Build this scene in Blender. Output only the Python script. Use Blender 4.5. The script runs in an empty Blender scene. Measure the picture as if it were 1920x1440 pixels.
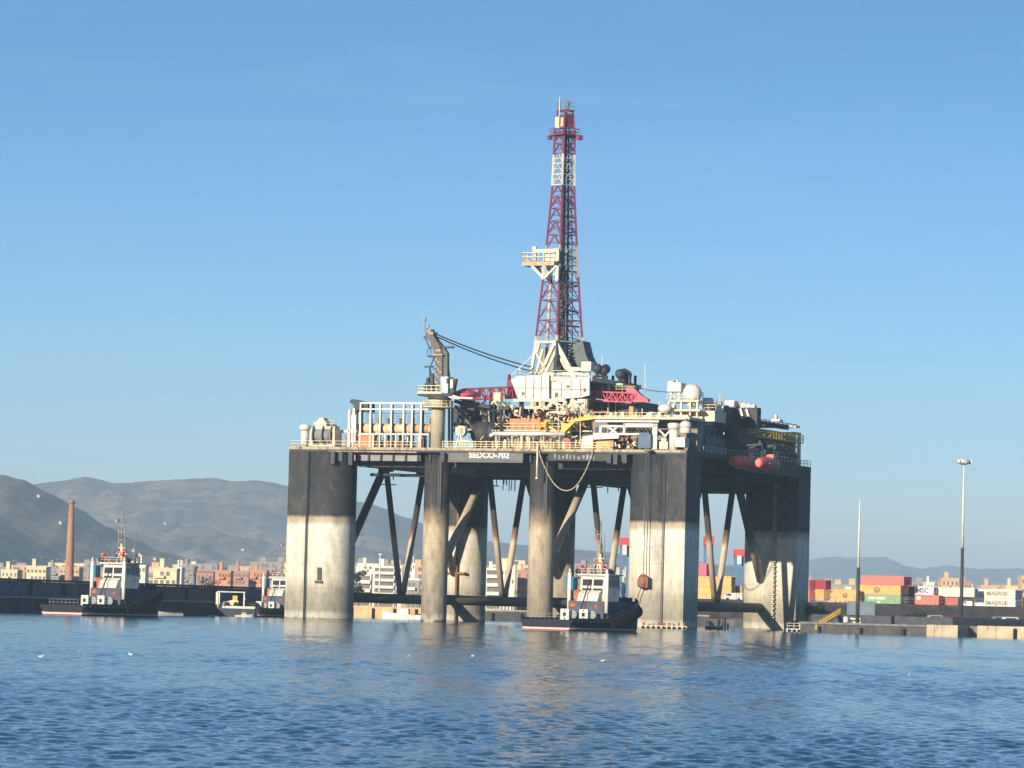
import bpy, math, random
from mathutils import Vector, Matrix, noise as mnoise
random.seed(7)
R = math.radians
scn = bpy.context.scene
col = scn.collection

# ------------------------------------------------------------------ camera
FPX = 7500.0                     # focal length in pixels of a 1920 wide frame
CAMH = 2.84
PITCH = math.atan((1141.4 - 720) / FPX)
ROLL = R(1.47)
cam_d = bpy.data.cameras.new("camera"); cam = bpy.data.objects.new("camera", cam_d); col.objects.link(cam)
cam_d.sensor_width = 36.0; cam_d.lens = 36.0 * FPX / 1920.0
cam_d.clip_start = 1.0; cam_d.clip_end = 90000.0
cam.matrix_world = (Matrix.Translation((0, 0, CAMH)) @ Matrix.Rotation(R(90) + PITCH, 4, 'X') @ Matrix.Rotation(ROLL, 4, 'Z'))
scn.camera = cam
CM = cam.matrix_world.to_3x3()

# ------------------------------------------------------------------ sky, sun, exposure
SUN_AZ, SUN_EL = R(35), R(14.5)    # sun behind the camera's left shoulder
w = bpy.data.worlds.new("World"); scn.world = w; w.use_nodes = True
nt = w.node_tree; nt.nodes.clear()
wo = nt.nodes.new("ShaderNodeOutputWorld"); bg = nt.nodes.new("ShaderNodeBackground")
sky = nt.nodes.new("ShaderNodeTexSky"); sky.sky_type = 'NISHITA'; sky.sun_disc = False
sky.sun_elevation = SUN_EL; sky.sun_rotation = math.pi + SUN_AZ
sky.air_density = 1.0; sky.dust_density = 0.4; sky.ozone_density = 2.2
tc = nt.nodes.new("ShaderNodeTexCoord"); mp = nt.nodes.new("ShaderNodeMapping")
mp.inputs['Scale'].default_value = (1, 1, 4.5)
nt.links.new(tc.outputs['Generated'], mp.inputs['Vector'])
nt.links.new(mp.outputs['Vector'], sky.inputs['Vector'])
hs = nt.nodes.new("ShaderNodeHueSaturation"); hs.inputs['Saturation'].default_value = 1.3
nt.links.new(sky.outputs['Color'], hs.inputs['Color'])
sx_ = nt.nodes.new("ShaderNodeSeparateXYZ"); nt.links.new(tc.outputs['Generated'], sx_.inputs['Vector'])
sr_ = nt.nodes.new("ShaderNodeMapRange"); sr_.inputs['From Max'].default_value = 0.2; nt.links.new(sx_.outputs['Z'], sr_.inputs['Value'])
cr_ = nt.nodes.new("ShaderNodeValToRGB")           # low haze tint of the air, by height above the horizon
SKYT = [(.0, (.74, .47, .36)), (.075, (.77, .50, .40)), (.2, (.92, .70, .53)), (.325, (1.2, .88, .68)), (.5, (1.48, 1.05, .88)), (.75, (1.70, 1.21, 1.05)), (1.0, (1.66, 1.20, 1.06))]
while len(cr_.color_ramp.elements) < len(SKYT): cr_.color_ramp.elements.new(.5)
for e_, (p_, c_) in zip(cr_.color_ramp.elements, SKYT): e_.position = p_; e_.color = tuple(x / 1.75 for x in c_) + (1,)
nt.links.new(sr_.outputs['Result'], cr_.inputs['Fac'])
mx_ = nt.nodes.new("ShaderNodeMixRGB"); mx_.blend_type = 'MULTIPLY'; mx_.inputs['Fac'].default_value = 1
nt.links.new(hs.outputs['Color'], mx_.inputs['Color1']); nt.links.new(cr_.outputs['Color'], mx_.inputs['Color2'])
vs_ = nt.nodes.new("ShaderNodeVectorMath"); vs_.operation = 'SCALE'; vs_.inputs['Scale'].default_value = 1.83
nt.links.new(mx_.outputs['Color'], vs_.inputs[0]); mp2 = nt.nodes.new("ShaderNodeMapping"); mp2.inputs['Scale'].default_value = (7, 7, 60); mp2.inputs['Rotation'].default_value = (0, R(9), 0); nt.links.new(tc.outputs['Generated'], mp2.inputs['Vector'])
cn = nt.nodes.new("ShaderNodeTexNoise"); cn.inputs['Scale'].default_value = 1.6; cn.inputs['Detail'].default_value = 7; cn.inputs['Roughness'].default_value = .6; cn.inputs['Distortion'].default_value = .6
nt.links.new(mp2.outputs['Vector'], cn.inputs['Vector'])
cw = nt.nodes.new("ShaderNodeMapRange"); cw.inputs['From Min'].default_value = .5; cw.inputs['From Max'].default_value = .85; cw.inputs['To Max'].default_value = .045; nt.links.new(cn.outputs['Fac'], cw.inputs['Value'])
cm = nt.nodes.new("ShaderNodeMixRGB"); cm.inputs['Color2'].default_value = (4.6, 5.0, 5.2, 1); nt.links.new(cw.outputs['Result'], cm.inputs['Fac']); nt.links.new(vs_.outputs[0], cm.inputs['Color1'])
nt.links.new(cm.outputs['Color'], bg.inputs['Color'])
bg.inputs['Strength'].default_value = 0.15
nt.links.new(bg.outputs['Background'], wo.inputs['Surface'])

sd = bpy.data.lights.new("sun", 'SUN'); sd.energy = 4.2; sd.angle = R(0.5); sd.color = (1.0, 0.87, 0.68)
so = bpy.data.objects.new("sun", sd); col.objects.link(so)
sun_to = Vector((-math.sin(SUN_AZ) * math.cos(SUN_EL), -math.cos(SUN_AZ) * math.cos(SUN_EL), math.sin(SUN_EL)))
so.rotation_euler = sun_to.to_track_quat('Z', 'Y').to_euler(); so.location = (-300, -200, 300)
scn.view_settings.view_transform = 'Standard'; scn.view_settings.look = 'None'
scn.view_settings.exposure = 1.0; scn.view_settings.gamma = 1.0
scn.view_settings.use_curve_mapping = False
scn.cycles.use_denoising = True
scn.cycles.max_bounces = 6; scn.cycles.diffuse_bounces = 3; scn.cycles.glossy_bounces = 3
scn.cycles.caustics_reflective = False; scn.cycles.caustics_refractive = False

# ------------------------------------------------------------------ picture pixel -> place
def ray(px, py):
    return CM @ Vector(((px - 960) / FPX, (720 - py) / FPX, -1.0))
CAMP = Vector((0, 0, CAMH))
def W(px, py, d):                # point at distance d (along the view) seen at that pixel
    r = ray(px, py); return CAMP + r * (d / r.y)
def W0(px, py, z=0.0):           # point on a level plane
    r = ray(px, py); return CAMP + r * ((z - CAMH) / r.z)
def WX(px, d):                   # x at distance d on the water for that column
    return W(px, 1165 + (px - 960) * 0.0255, d).x

TH = R(22.63); RO = Vector((-33.2, 747.7, 0))    # the rig stands on its own axes
LX, LY = 64.8, 63.2
EX = Vector((math.cos(TH), -math.sin(TH), 0)); EY = Vector((math.sin(TH), math.cos(TH), 0))
def RP(px, py, b):               # pixel -> (a, z) on the rig's vertical plane at depth b
    r = ray(px, py); o = CAMP - RO
    t = (b - o.dot(EY)) / r.dot(EY); p = o + r * t
    return p.dot(EX), p.z
def rw(a, b, z):                 # rig axes -> world
    return RO + EX * a + EY * b + Vector((0, 0, z))

# ------------------------------------------------------------------ materials
MATS = {}
def M(name, c, rough=0.65, metal=0.0, var=0.18, scale=0.6, rust=0.0, rustc=(0.22, 0.09, 0.035), spec=0.4):
    if name in MATS: return MATS[name]
    m = bpy.data.materials.new(name); m.use_nodes = True; t = m.node_tree; N = t.nodes; L = t.links
    b = N["Principled BSDF"]; b.inputs['Roughness'].default_value = rough; b.inputs['Metallic'].default_value = metal
    b.inputs['Specular IOR Level'].default_value = spec
    co = N.new("ShaderNodeTexCoord")
    n = N.new("ShaderNodeTexNoise"); n.inputs['Scale'].default_value = scale; n.inputs['Detail'].default_value = 6
    n.inputs['Roughness'].default_value = 0.65
    L.new(co.outputs['Object'], n.inputs['Vector'])
    r = N.new("ShaderNodeValToRGB"); r.color_ramp.elements[0].position = 0.3; r.color_ramp.elements[1].position = 0.72
    r.color_ramp.elements[0].color = tuple(x * (1 - var) for x in c) + (1,)
    r.color_ramp.elements[1].color = tuple(min(1, x * (1 + var * .6)) for x in c) + (1,)
    L.new(n.outputs['Fac'], r.inputs['Fac']); out = r.outputs['Color']
    if rust > 0:
        mpn = N.new("ShaderNodeMapping"); mpn.inputs['Scale'].default_value = (1, 1, 0.18)
        L.new(co.outputs['Object'], mpn.inputs['Vector'])
        n2 = N.new("ShaderNodeTexNoise"); n2.inputs['Scale'].default_value = scale * 2.2; n2.inputs['Detail'].default_value = 8
        n2.inputs['Roughness'].default_value = 0.7
        L.new(mpn.outputs['Vector'], n2.inputs['Vector'])
        r2 = N.new("ShaderNodeValToRGB"); th = 0.72 - 0.3 * rust
        r2.color_ramp.elements[0].position = th - .06; r2.color_ramp.elements[1].position = th + .08
        L.new(n2.outputs['Fac'], r2.inputs['Fac'])
        mx = N.new("ShaderNodeMixRGB"); mx.inputs['Color2'].default_value = tuple(rustc) + (1,)
        L.new(r2.outputs['Color'], mx.inputs['Fac']); L.new(out, mx.inputs['Color1']); out = mx.outputs['Color']
    L.new(out, b.inputs['Base Color'])
    MATS[name] = m; return m

def ramp_z(name, stops, wob=0.6, wscale=0.35, rough=0.7, interp='LINEAR', zmin=0.0, zmax=100.0, rust=0.25, streak=0.3, seams=False):
    """paint whose colour changes with height on the object (painted bands, boot tops, tide marks)"""
    m = bpy.data.materials.new(name); m.use_nodes = True; t = m.node_tree; N = t.nodes; L = t.links
    b = N["Principled BSDF"]; b.inputs['Roughness'].default_value = rough; b.inputs['Specular IOR Level'].default_value = 0.3
    co = N.new("ShaderNodeTexCoord"); sp = N.new("ShaderNodeSeparateXYZ"); L.new(co.outputs['Object'], sp.inputs['Vector'])
    mpn = N.new("ShaderNodeMapping"); mpn.inputs['Scale'].default_value = (1, 1, 0.35); L.new(co.outputs['Object'], mpn.inputs['Vector'])
    n = N.new("ShaderNodeTexNoise"); n.inputs['Scale'].default_value = wscale; n.inputs['Detail'].default_value = 7; n.inputs['Roughness'].default_value = 0.7
    L.new(mpn.outputs['Vector'], n.inputs['Vector'])
    ma = N.new("ShaderNodeMath"); ma.operation = 'MULTIPLY_ADD'; ma.inputs[1].default_value = wob * 2; L.new(n.outputs['Fac'], ma.inputs[0])
    L.new(sp.outputs['Z'], ma.inputs[2])
    mr = N.new("ShaderNodeMapRange"); mr.inputs['From Min'].default_value = zmin + wob; mr.inputs['From Max'].default_value = zmax + wob
    L.new(ma.outputs[0], mr.inputs['Value'])
    r = N.new("ShaderNodeValToRGB"); r.color_ramp.interpolation = interp
    els = r.color_ramp.elements
    while len(els) < len(stops): els.new(0.5)
    for e, (z, c) in zip(els, stops):
        e.position = (z - zmin) / (zmax - zmin); e.color = tuple(c) + (1,)
    L.new(mr.outputs['Result'], r.inputs['Fac']); out = r.outputs['Color']
    # blotchy wear
    n3 = N.new("ShaderNodeTexNoise"); n3.inputs['Scale'].default_value = 0.8; n3.inputs['Detail'].default_value = 9; n3.inputs['Roughness'].default_value = 0.75
    mp3 = N.new("ShaderNodeMapping"); mp3.inputs['Scale'].default_value = (1.3, 1.3, .38); L.new(co.outputs['Object'], mp3.inputs['Vector'])
    L.new(mp3.outputs['Vector'], n3.inputs['Vector'])
    rr = N.new("ShaderNodeValToRGB"); rr.color_ramp.elements[0].position = .32; rr.color_ramp.elements[1].position = .6
    rr.color_ramp.elements[0].color = (1 - streak, 1 - streak, 1 - streak, 1)
    L.new(n3.outputs['Fac'], rr.inputs['Fac'])
    mu = N.new("ShaderNodeMixRGB"); mu.blend_type = 'MULTIPLY'; mu.inputs['Fac'].default_value = 1
    L.new(out, mu.inputs['Color1']); L.new(rr.outputs['Color'], mu.inputs['Color2']); out = mu.outputs['Color']
    if seams:
        n6 = N.new("ShaderNodeTexNoise"); n6.inputs['Scale'].default_value = .45; n6.inputs['Detail'].default_value = 10; n6.inputs['Roughness'].default_value = .78; n6.inputs['Distortion'].default_value = .5
        mp6 = N.new("ShaderNodeMapping"); mp6.inputs['Scale'].default_value = (1, 1, .5); mp6.inputs['Location'].default_value = (3, 7, 1); L.new(co.outputs['Object'], mp6.inputs['Vector']); L.new(mp6.outputs['Vector'], n6.inputs['Vector'])
        r6 = N.new("ShaderNodeMapRange"); r6.inputs['From Min'].default_value = .52; r6.inputs['From Max'].default_value = .72; r6.inputs['To Max'].default_value = .38; L.new(n6.outputs['Fac'], r6.inputs['Value'])
        x6 = N.new("ShaderNodeMixRGB"); x6.inputs['Color2'].default_value = (.20, .17, .135, 1); L.new(r6.outputs['Result'], x6.inputs['Fac']); L.new(out, x6.inputs['Color1']); out = x6.outputs['Color']
        pg = N.new("ShaderNodeMath"); pg.operation = 'PINGPONG'; pg.inputs[1].default_value = 1.45; L.new(sp.outputs['Z'], pg.inputs[0])
        lt = N.new("ShaderNodeMath"); lt.operation = 'LESS_THAN'; lt.inputs[1].default_value = .05; L.new(pg.outputs[0], lt.inputs[0])
        n4 = N.new("ShaderNodeTexNoise"); n4.inputs['Scale'].default_value = .5; n4.inputs['Detail'].default_value = 3; L.new(co.outputs['Object'], n4.inputs['Vector'])
        n5 = N.new("ShaderNodeMath"); n5.operation = 'MULTIPLY'; n5.inputs[1].default_value = .55; L.new(n4.outputs['Fac'], n5.inputs[0]); m4 = N.new("ShaderNodeMath"); m4.operation = 'MULTIPLY'; L.new(lt.outputs[0], m4.inputs[0]); L.new(n5.outputs[0], m4.inputs[1])
        ms = N.new("ShaderNodeMixRGB"); ms.inputs['Color2'].default_value = (.11, .08, .055, 1); L.new(m4.outputs[0], ms.inputs['Fac']); L.new(out, ms.inputs['Color1']); out = ms.outputs['Color']
    if rust > 0:
        mp2 = N.new("ShaderNodeMapping"); mp2.inputs['Scale'].default_value = (1, 1, 0.12); L.new(co.outputs['Object'], mp2.inputs['Vector'])
        n2 = N.new("ShaderNodeTexNoise"); n2.inputs['Scale'].default_value = 1.1; n2.inputs['Detail'].default_value = 9; n2.inputs['Roughness'].default_value = 0.72
        L.new(mp2.outputs['Vector'], n2.inputs['Vector'])
        r2 = N.new("ShaderNodeValToRGB"); th = 0.74 - 0.3 * rust
        r2.color_ramp.elements[0].position = th - .05; r2.color_ramp.elements[1].position = th + .12
        r2.color_ramp.elements[1].color = (.8, .8, .8, 1)
        L.new(n2.outputs['Fac'], r2.inputs['Fac'])
        mx = N.new("ShaderNodeMixRGB"); mx.inputs['Color2'].default_value = (0.2, 0.1, 0.05, 1)
        L.new(r2.outputs['Color'], mx.inputs['Fac']); L.new(out, mx.inputs['Color1']); out = mx.outputs['Color']
    L.new(out, b.inputs['Base Color']); MATS[name] = m; return m

CHAR = (0.032, 0.036, 0.041); CRM = (0.72, 0.685, 0.585)
rigpaint = ramp_z("rig_paint", [(-8, (.2, .19, .15)), (.05, (.07, .065, .05)), (.3, (.50, .47, .38)), (1.1, (.46, .43, .35)), (1.7, (.27, .25, .2)), (5, (.35, .32, .25)), (8.0, (.58, .53, .42)),
                  (17.6, CRM), (17.85, (.50, .42, .31)), (19.0, (.36, .30, .22)), (19.15, (.10, .095, .09)), (19.3, CHAR), (60, CHAR)], wob=.38, wscale=.7, zmin=-8, zmax=60, rust=.26, streak=.42, seams=True)
slimpaint = ramp_z('slim_column_paint', [(-8, (.2, .19, .15)), (.05, (.07, .065, .05)), (.3, (.46, .43, .34)), (1.0, (.40, .36, .28)), (1.6, (.24, .21, .165)), (7, (.33, .28, .21)), (13, (.46, .39, .28)), (17.2, (.52, .43, .30)), (18.6, (.30, .22, .14)), (20.5, (.14, .115, .09)), (21.5, CHAR), (60, CHAR)], wob=2.6, wscale=.4, zmin=-8, zmax=60, rust=.42, streak=.5, seams=True)
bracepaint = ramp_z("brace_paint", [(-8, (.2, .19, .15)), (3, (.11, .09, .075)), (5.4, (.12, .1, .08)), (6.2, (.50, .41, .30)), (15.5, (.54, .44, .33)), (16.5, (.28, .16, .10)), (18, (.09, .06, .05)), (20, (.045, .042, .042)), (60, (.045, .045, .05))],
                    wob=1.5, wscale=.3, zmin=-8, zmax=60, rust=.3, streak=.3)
palebrace = ramp_z('pale_brace_paint', [(-8, (.2, .19, .15)), (6, (.06, .05, .045)), (14, (.5, .42, .30)), (24, (.50, .42, .29)), (25.5, (.07, .05, .045)), (60, (.045, .045, .05))], wob=1.2, wscale=.3, zmin=-8, zmax=60, rust=.2, streak=.3)
RED = (0.255, 0.06, 0.115)
derpaint = ramp_z("derrick_paint", [(40, (.66, .58, .44)), (54.9, RED), (66.5, (.44, .36, .31)), (72.3, RED), (83.9, (.68, .64, .58)), (90.0, RED), (96, (.22, .06, .10))],
                  wob=0.05, interp='CONSTANT', zmin=40, zmax=110, rust=.35, streak=.4)
white = M("white_paint", (.66, .63, .56), .6, var=.22, scale=.9, rust=.3)
cream = M("cream_paint", (.66, .58, .42), .6, var=.2, rust=.3)
beige = M("beige_paint", (.50, .45, .34), .65, var=.2, rust=.25)
dark = M("charcoal_steel", (.045, .047, .05), .7, var=.35, rust=.18, rustc=(.09, .055, .04))
darkb = M("blue_black_steel", (.03, .04, .055), .6, var=.3)
grey = M("grey_steel", (.22, .23, .23), .6, var=.25, rust=.2)
bluegrey = M("blue_grey_paint", (.35, .45, .52), .5, var=.12)
rustm = M("rusty_steel", (.27, .12, .06), .8, var=.4, scale=1.2)
orange = M("orange_paint", (.62, .17, .06), .55, var=.15, rust=.15)
redm = M("red_paint", (.50, .06, .06), .55, var=.15, rust=.1)
boomred = M("boom_red_paint", (.58, .10, .145), .55, var=.2, rust=.12)
yellow = M("yellow_paint", (.66, .42, .06), .55, var=.15, rust=.2)
pale_yel = M("pale_yellow_paint", (.72, .6, .3), .6, var=.1)
boatred = M("lifeboat_orange", (.62, .085, .05), .4, var=.08)
green = M("green_paint", (.10, .26, .13), .6, var=.15)
teal = M("teal_paint", (.03, .16, .25), .5, var=.1)
blackr = M("black_rubber", (.012, .012, .013), .8, var=.3)
glass = M("window_glass", (.02, .025, .03), .12, var=.1, spec=.8)
signwhite = M("white_lettering", (.85, .83, .72), .6, var=.05)
logodark = M("dark_lettering", (.16, .13, .07), .6, var=.05)
cable = M("steel_wire", (.06, .07, .08), .5, var=.1)
ropem = M("pale_hose", (.45, .38, .27), .7, var=.2)
tealwall = M("dull_green_paint", (.11, .17, .16), .7, var=.2)
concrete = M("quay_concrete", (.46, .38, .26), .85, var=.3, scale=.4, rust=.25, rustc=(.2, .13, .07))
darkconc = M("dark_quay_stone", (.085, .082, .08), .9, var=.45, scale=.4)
brick = M("chimney_brick", (.36, .19, .125), .85, var=.35, scale=1.2, rust=.2, rustc=(.16, .1, .07))
earth = M("dry_earth", (.16, .13, .095), .95, var=.35, scale=.15)

# ------------------------------------------------------------------ mesh builder
class MB:
    def __init__(s): s.v = []; s.pr = []; s.f = []; s.mi = []; s.cur = 0; s.sm = []
    def add(s, vs, fs, smooth=False):
        o = len(s.v); s.pr.append((o, len(s.f))); s.v += [tuple(x) for x in vs]
        for f in fs: s.f.append([i + o for i in f]); s.mi.append(s.cur); s.sm.append(smooth)
        return s
    def bx(s, x0, x1, y0, y1, z0, z1):
        vs = [(x0, y0, z0), (x1, y0, z0), (x1, y1, z0), (x0, y1, z0), (x0, y0, z1), (x1, y0, z1), (x1, y1, z1), (x0, y1, z1)]
        return s.add(vs, [(3, 2, 1, 0), (4, 5, 6, 7), (0, 1, 5, 4), (1, 2, 6, 5), (2, 3, 7, 6), (3, 0, 4, 7)])
    def pb(s, x0, y0, x1, y1, b, db):      # box whose front shows at that pixel rectangle, on the rig plane b
        a0, _ = RP(x0, (y0 + y1) / 2, b); a1, _ = RP(x1, (y0 + y1) / 2, b)
        _, zt = RP((x0 + x1) / 2, y0, b); _, zb = RP((x0 + x1) / 2, y1, b)
        return s.bx(a0, a1, b, b + db, zb, zt)
    def prism(s, pts, y0, y1):             # outline in (x,z), extruded over y
        n = len(pts)
        vs = [(x, y0, z) for x, z in pts] + [(x, y1, z) for x, z in pts]
        fs = [tuple(range(n)), tuple(range(2 * n - 1, n - 1, -1))] + [(i, i + n, (i + 1) % n + n, (i + 1) % n) for i in range(n)]
        return s.add(vs, fs)
    def tube(s, p0, p1, r0, r1=None, n=8, caps=True):
        r1 = r0 if r1 is None else r1
        p0 = Vector(p0); p1 = Vector(p1); d = (p1 - p0)
        if d.length < 1e-6: return s
        d.normalize(); u = d.orthogonal().normalized() if abs(d.z) > .99 else d.cross(Vector((0, 0, 1))).normalized(); q = d.cross(u)
        vs = []
        for p, r in ((p0, r0), (p1, r1)):
            for i in range(n):
                a = 2 * math.pi * (i + .5) / n; vs.append(p + (u * math.cos(a) + q * math.sin(a)) * r)
        fs = [(i, (i + 1) % n, (i + 1) % n + n, i + n) for i in range(n)]
        s.add(vs, fs, n > 5)
        if caps:
            s.f.append([len(s.v) - 2 * n + i for i in reversed(range(n))]); s.mi.append(s.cur); s.sm.append(False)
            s.f.append([len(s.v) - n + i for i in range(n)]); s.mi.append(s.cur); s.sm.append(False)
        return s
    def bar(s, p0, p1, w=.2): return s.tube(p0, p1, w * .7, n=4)
    def path(s, pts, r, n=6):
        for i in range(len(pts) - 1): s.tube(pts[i], pts[i + 1], r, n=n)
        return s
    def lathe(s, c, prof, n=24, smooth=True):      # prof: (r, z)
        vs = []
        for r, z in prof:
            for i in range(n):
                a = 2 * math.pi * i / n; vs.append((c[0] + r * math.cos(a), c[1] + r * math.sin(a), c[2] + z))
        fs = []
        for k in range(len(prof) - 1):
            for i in range(n): fs.append((k * n + i, k * n + (i + 1) % n, (k + 1) * n + (i + 1) % n, (k + 1) * n + i))
        fs2 = [tuple(reversed(range(n))), tuple((len(prof) - 1) * n + i for i in range(n))]
        o = len(s.v); s.add(vs, fs, smooth)
        for f in fs2: s.f.append([i + o for i in f]); s.mi.append(s.cur); s.sm.append(False)
        return s
    def ball(s, c, rx, ry=None, rz=None, n=16, m=10):
        ry = ry or rx; rz = rz or rx; vs = []; fs = []
        for j in range(1, m):
            t = math.pi * j / m
            for i in range(n):
                a = 2 * math.pi * i / n; vs.append((c[0] + rx * math.sin(t) * math.cos(a), c[1] + ry * math.sin(t) * math.sin(a), c[2] + rz * math.cos(t)))
        vs.append((c[0], c[1], c[2] + rz)); vs.append((c[0], c[1], c[2] - rz)); T = len(vs) - 2; B = len(vs) - 1
        for j in range(m - 2):
            for i in range(n): fs.append((j * n + i, (j + 1) * n + i, (j + 1) * n + (i + 1) % n, j * n + (i + 1) % n))
        for i in range(n):
            fs.append((T, i, (i + 1) % n)); fs.append((B, (m - 2) * n + (i + 1) % n, (m - 2) * n + i))
        return s.add(vs, fs, True)
    def rail(s, pts, h=1.1, step=1.8, r=.06, rails=(1.0, .5)):
        for k in range(len(pts) - 1):
            p = Vector(pts[k]); q = Vector(pts[k + 1]); n = max(1, round((q - p).length / step))
            for i in range(n + 1):
                c = p.lerp(q, i / n); s.tube(c, c + Vector((0, 0, h)), r, n=4, caps=False)
            for f in rails: s.tube(p + Vector((0, 0, h * f)), q + Vector((0, 0, h * f)), r, n=4, caps=False)
        return s
    def each(s):                           # every primitive as a builder of its own
        ends = s.pr[1:] + [(len(s.v), len(s.f))]
        for (v0, f0), (v1, f1) in zip(s.pr, ends):
            m = MB(); m.v = s.v[v0:v1]; m.f = [[i - v0 for i in f] for f in s.f[f0:f1]]; m.mi = s.mi[f0:f1]; m.sm = s.sm[f0:f1]; m.pr = [(0, 0)]; yield m
    def build(s, name, mat, parent=None, off=(0, 0, 0)):
        me = bpy.data.meshes.new(name); ox, oy, oz = off
        me.from_pydata([(x - ox, y - oy, z - oz) for x, y, z in s.v], [], s.f)
        for m in (mat if isinstance(mat, (list, tuple)) else [mat]): me.materials.append(m)
        me.polygons.foreach_set('material_index', s.mi); me.polygons.foreach_set('use_smooth', s.sm)
        me.update(); o = bpy.data.objects.new(name, me); col.objects.link(o)
        if parent: o.parent = parent
        return o

def tag(o, label=None, cat=None, group=None, kind=None):
    if label: o['label'] = label
    if cat: o['category'] = cat
    if group: o['group'] = group
    if kind: o['kind'] = kind
    return o
class Thing:
    """an Empty at a thing's base; parts are given in the same axes as the base (rig axes or world axes)"""
    def __init__(s, name, label, cat, base, rig=False, rz=0.0, group=None, local=False):
        s.o = bpy.data.objects.new(name, None); col.objects.link(s.o); s.o.empty_display_size = .1
        s.off = (0, 0, 0) if local else base
        if rig: s.o.location = rw(*base); s.o.rotation_euler = (0, 0, -TH + rz)
        else: s.o.location = base; s.o.rotation_euler = (0, 0, rz)
        tag(s.o, label, cat, group)
    def part(s, mb, name, mat, parent=None): return mb.build(name, mat, parent or s.o, s.off)
    def parts(s, mb, name, mat, parent=None): return [q.build(name, mat, parent or s.o, s.off) for q in mb.each()]
def single(mb, name, mat, label, cat, base, rig=False, rz=0.0, group=None, local=False):
    o = mb.build(name, mat, None, (0, 0, 0) if local else base)
    if rig: o.location = rw(*base); o.rotation_euler = (0, 0, -TH + rz)
    else: o.location = base; o.rotation_euler = (0, 0, rz)
    return tag(o, label, cat, group)
def copy_tree(o, parent=None):
    c = o.copy(); col.objects.link(c)
    if parent: c.parent = parent
    for ch in [x for x in col.objects if x.parent == o]: copy_tree(ch, c)
    return c
def text_mesh(name, s, size, mat, mw, parent=None, extrude=.02, sx=1.0, bold=.0):
    cu = bpy.data.curves.new(name, 'FONT'); cu.body = s; cu.size = size; cu.align_x = 'CENTER'; cu.align_y = 'CENTER'; cu.extrude = extrude; cu.offset = bold
    t = bpy.data.objects.new(name, cu); col.objects.link(t)
    dg = bpy.context.evaluated_depsgraph_get(); me = bpy.data.meshes.new_from_object(t.evaluated_get(dg))
    bpy.data.objects.remove(t); me.materials.clear(); me.materials.append(mat)
    o = bpy.data.objects.new(name, me); col.objects.link(o)
    o.parent = parent; o.matrix_local = mw @ Matrix.Diagonal((sx, 1, 1, 1)); return o

# ================================================================== THE SETTING
# water ------------------------------------------------------------
def water_mat():
    m = bpy.data.materials.new("harbour_water"); m.use_nodes = True; t = m.node_tree; N = t.nodes; L = t.links
    b = N["Principled BSDF"]; b.inputs['Base Color'].default_value = (.008, .070, .098, 1); b.inputs['Roughness'].default_value = .09
    b.inputs['IOR'].default_value = 1.33; b.inputs['Specular IOR Level'].default_value = .5
    co = N.new("ShaderNodeTexCoord"); geo = N.new("ShaderNodeNewGeometry")
    def math_(op, a, b_=None, c=None):
        n = N.new("ShaderNodeMath"); n.operation = op
        for i, v in enumerate((a, b_, c)):
            if v is None: continue
            if isinstance(v, (int, float)): n.inputs[i].default_value = v
            else: L.new(v, n.inputs[i])
        return n.outputs[0]
    sp = N.new("ShaderNodeSeparateXYZ"); L.new(co.outputs['Object'], sp.inputs['Vector'])
    # ripples: slope fields of three sizes; the water is calmer in the lee of the quays
    total = None
    for sc, amp, sy in ((.06, .04, 1.8), (1.2, .16, 1.6), (6.0, .30, 1.3)):
        mpn = N.new("ShaderNodeMapping"); mpn.inputs['Scale'].default_value = (sc, sc * sy, sc); mpn.inputs['Rotation'].default_value = (0, 0, .3)
        L.new(co.outputs['Object'], mpn.inputs['Vector'])
        n = N.new("ShaderNodeTexNoise"); n.inputs['Scale'].default_value = 1; n.inputs['Detail'].default_value = 3; n.inputs['Roughness'].default_value = .6; n.inputs['Distortion'].default_value = .3
        L.new(mpn.outputs['Vector'], n.inputs['Vector'])
        sb_ = N.new("ShaderNodeVectorMath"); sb_.operation = 'SUBTRACT'; sb_.inputs[1].default_value = (.5, .5, .5); L.new(n.outputs['Color'], sb_.inputs[0])
        sm = N.new("ShaderNodeVectorMath"); sm.operation = 'SCALE'; sm.inputs['Scale'].default_value = amp * 2; L.new(sb_.outputs[0], sm.inputs[0])
        if total is None: total = sm.outputs[0]
        else:
            ad = N.new("ShaderNodeVectorMath"); ad.operation = 'ADD'; L.new(total, ad.inputs[0]); L.new(sm.outputs[0], ad.inputs[1]); total = ad.outputs[0]
    mr = N.new("ShaderNodeMapRange"); mr.inputs['From Min'].default_value = 90; mr.inputs['From Max'].default_value = 620
    mr.inputs['To Min'].default_value = 1.0; mr.inputs['To Max'].default_value = .42; L.new(sp.outputs['Y'], mr.inputs['Value'])
    sm = N.new("ShaderNodeVectorMath"); sm.operation = 'SCALE'; L.new(total, sm.inputs[0]); L.new(mr.outputs['Result'], sm.inputs['Scale'])
    mk_ = N.new("ShaderNodeVectorMath"); mk_.operation = 'MULTIPLY_ADD'; mk_.inputs[1].default_value = (1, 1, 0); mk_.inputs[2].default_value = (0, 0, 1); L.new(sm.outputs[0], mk_.inputs[0])
    nn = N.new("ShaderNodeVectorMath"); nn.operation = 'NORMALIZE'; L.new(mk_.outputs[0], nn.inputs[0])
    L.new(nn.outputs[0], b.inputs['Normal']); return m
import numpy as np
wmat = water_mat()
ys = [56.0]
while ys[-1] < 800: ys.append(ys[-1] + min(.6, max(.07, .00115 * ys[-1])))
ys = np.array(ys); NXW = 720; us = np.linspace(-1, 1, NXW)
Yg = np.repeat(ys[:, None], NXW, 1).astype('f4'); Xg = (us[None, :] * (Yg * .19 + 11)).astype('f4')
rg = np.random.RandomState(3); Hg = np.zeros_like(Yg)
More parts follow.
